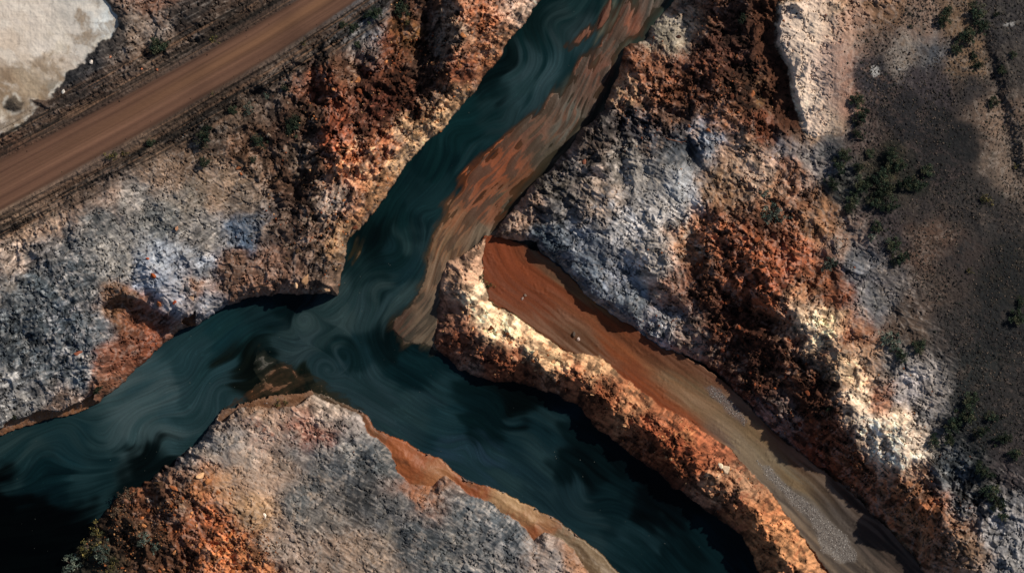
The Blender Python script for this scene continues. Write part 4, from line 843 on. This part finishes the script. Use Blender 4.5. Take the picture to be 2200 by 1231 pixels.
zone(60, [(700,160),(1100,20),(1060,130),(940,270),(850,380),(760,500),(720,560),(690,300)], 3, 8, ['7a4228', 'a87048', '5c3424'], 'rust brown boulder lying in the rubble of the orange cliff left of the river', 'boulders on the orange river cliff', 1)
zone(40, [(560,220),(690,220),(680,560),(600,560),(540,380)], 3, 7, ['54402f', '7a6a5c', '3c2c22'], 'dull brown boulder in the shaded rubble left of the orange cliff', 'boulders in the shaded rubble', 2)
zone(45, [(980,640),(1180,760),(1300,850),(1500,1000),(1640,1150),(1600,1120),(1400,980),(1200,830),(1000,760)], 3, 7, ['a86840', 'c89a70', '6a3a20'], 'orange brown boulder stuck on the long ridge between river and dry channel', 'boulders on the long ridge', 3)
zone(70, [(1480,520),(1640,470),(1740,560),(1700,650),(1780,900),(1900,1060),(1800,980),(1620,840),(1500,700)], 3, 8, ['5c3020', '8a4c2e', '40281c'], 'dark red boulder scattered on the red hillside right of the dry channel', 'boulders on the red hillside', 4)
zone(45, [(300,1090),(480,1020),(600,1231),(250,1231)], 3, 8, ['a8653a', '7a4426', 'c88a5a'], 'bright orange boulder in the rubble slope at lower left', 'boulders on the lower left slope', 5)
zone(30, [(1340,110),(1640,20),(1650,260),(1500,290),(1340,220)], 4, 9, ['5c3626', '8a5638', '3c2820'], 'brown angular boulder on the dark red rock above the grey bank', 'boulders on the upper right rock', 6)

# ---- uncountable ground litter
def litter(name, px, py, sz, cols, seed, flat=.6):
    rs = np.random.RandomState(seed); n = len(px); j, i = gidx(px, py); zz = samp(TOPZ, j, i); x, y = wxy(px, py, zz)
    O = np.array([[1, 0, 0], [0, 1, 0], [-1, 0, 0], [0, -1, 0], [.1, .1, 1], [0, 0, -1]], float)
    T = np.array([[0, 1, 4], [1, 2, 4], [2, 3, 4], [3, 0, 4], [1, 0, 5], [2, 1, 5], [3, 2, 5], [0, 3, 5]])
    a = rs.uniform(0, 6.28, n); s_ = sz * M_PX; V = O[None] * rs.uniform(.6, 1.25, (n, 6, 1)) * s_[:, None, None]; V[:, :, 2] *= flat
    ca, sa = np.cos(a)[:, None], np.sin(a)[:, None]; vx_ = V[:, :, 0] * ca - V[:, :, 1] * sa; vy_ = V[:, :, 0] * sa + V[:, :, 1] * ca
    W_ = np.stack([vx_ + x[:, None], vy_ + y[:, None], V[:, :, 2] + (zz + .1 * s_)[:, None]], 2).reshape(-1, 3)
    Q = (T[None] + 6 * np.arange(n)[:, None, None]).reshape(-1, 3)
    pal = np.array([lin(c) for c in cols]); cc = pal[rs.randint(len(cols), size=n)] * rs.uniform(.7, 1.3, (n, 1))
    o = bpy.data.objects.new(name, mesh_np(name, W_, Q, np.repeat(cc, 6, 0), m_stone)); COL.objects.link(o); o['kind'] = 'stuff'; return o
def scatter(n, x0, x1, y0, y1, dens, seed):
    rs = np.random.RandomState(seed); px = rs.uniform(x0, x1, n); py = rs.uniform(y0, y1, n); j, i = gidx(px, py)
    k = rs.uniform(0, 1, n) < samp(dens.astype(F), j, i); return px[k].astype(F), py[k].astype(F)
def lt(name, dens, n, box, smin, smax, cols, seed, label, cat, flat=.6):
    px, py = scatter(n, *box, dens, seed); rs = np.random.RandomState(seed + 1)
    o = litter(name, px, py, (smin + (smax - smin) * rs.uniform(0, 1, len(px)) ** 3).astype(F), cols, seed + 2, flat); flag(o, label, cat)
lt('gravel_bar', ss(sdGB, -2, 5) + ss(sdGB2, -2, 6) * .7, 60000, (1500, 1860, 820, 1220), .6, 1.7, ['7c7a78', '66625f', '928e8a', '504c4a'], 700, 'pale grey pebbles in two long bars on the dry channel floor', 'gravel')
bush_d = ss(fbm(X, Y, 120, 3, 261), -.5, .25) * inR * dark_plain * ss(X, 1800, 1880) * .8
lt('lag_stones', bush_d, 60000, (1790, 2300, -60, 1290), .9, 2.9, ['1c1c1e', '26221f', '141518', '463e3a', '2a2e28', '5a5048'], 710, 'small dark stones dotted over the bare right plain', 'stones')
vd = inL * (np.exp(-((roadd - 38) / 26) ** 2) * np.where(side > 0, 1, .7)) * .9
lt('road_verge_gravel', vd, 26000, (-90, 900, -90, 620), .6, 2.0, ['1c1a19', '2c2622', '4c4036', '121112'], 720, 'dark coarse gravel lining both verges of the dirt road', 'gravel')
rd_ = ss(rock, .3, .8) * rub * .38 * (z > 1)
lt('cliff_rubble_rust', rd_ * (inL | inG) * ss(X, 540, 640), 60000, (540, 1700, -60, 1290), .9, 3.2, ['7a4228', '9a6038', '5c3020', 'b08860', '40281c'], 730, 'loose rust coloured rubble on the left cliff and the ridge', 'rubble', .8)
lt('hillside_rubble_red', rd_ * inR, 60000, (1330, 2100, -60, 1290), .9, 3.2, ['5c3424', '7a4830', '40281c', '8a6448', '2c1c16'], 740, 'loose dark red rubble on the right hillside', 'rubble', .8)
lt('slope_rubble_orange', rd_ * inBl, 26000, (180, 660, 980, 1320), .9, 3.2, ['8c5836', '6a4028', '4c2e1e', '9a7450'], 750, 'loose orange rubble on the slope at lower left', 'rubble', .8)
fl = ss(fbm(X, Y, 90, 4, 761), -.1, .4) * (inL | inBl | inR) * ss(rg, .8, .3) * calm * (1 - dark_plain) * .15
lt('flat_stones_grey', fl, 60000, (-60, 1700, 200, 1290), .7, 2.2, ['3a4046', '6c6a68', '8c8884', '2a2c30', '7a5a48'], 770, 'small grey stones strewn over the ashen flats', 'stones')

# ---- a reddish dead branch on the grey bank
V = []; Q = []
for a, b_, r0, r1 in (((0, 0, .1), (1.2, -.25, .25), .10, .09), ((1.2, -.25, .25), (2.6, -.6, .2), .09, .06), ((2.6, -.6, .2), (3.6, -.4, .35), .06, .03), ((1.2, -.25, .25), (1.9, .3, .5), .05, .02), ((2.2, -.5, .2), (2.9, -1.1, .4), .045, .015), ((0, 0, .1), (-.9, .5, .2), .07, .03)): tube(V, Q, a, b_, r0, r1, 7)
m_dead, _t, _b = mat('dead_red_wood'); _b.inputs['Base Color'].default_value = (.22, .09, .05, 1)
o = bpy.data.objects.new('dead_branch', mesh_np('dead_branch', np.array(V), np.array(Q), None, m_dead)); COL.objects.link(o)
o.location = spot(1437, 300); flag(o, 'reddish dead branch lying on the dark grey bank', 'branch')
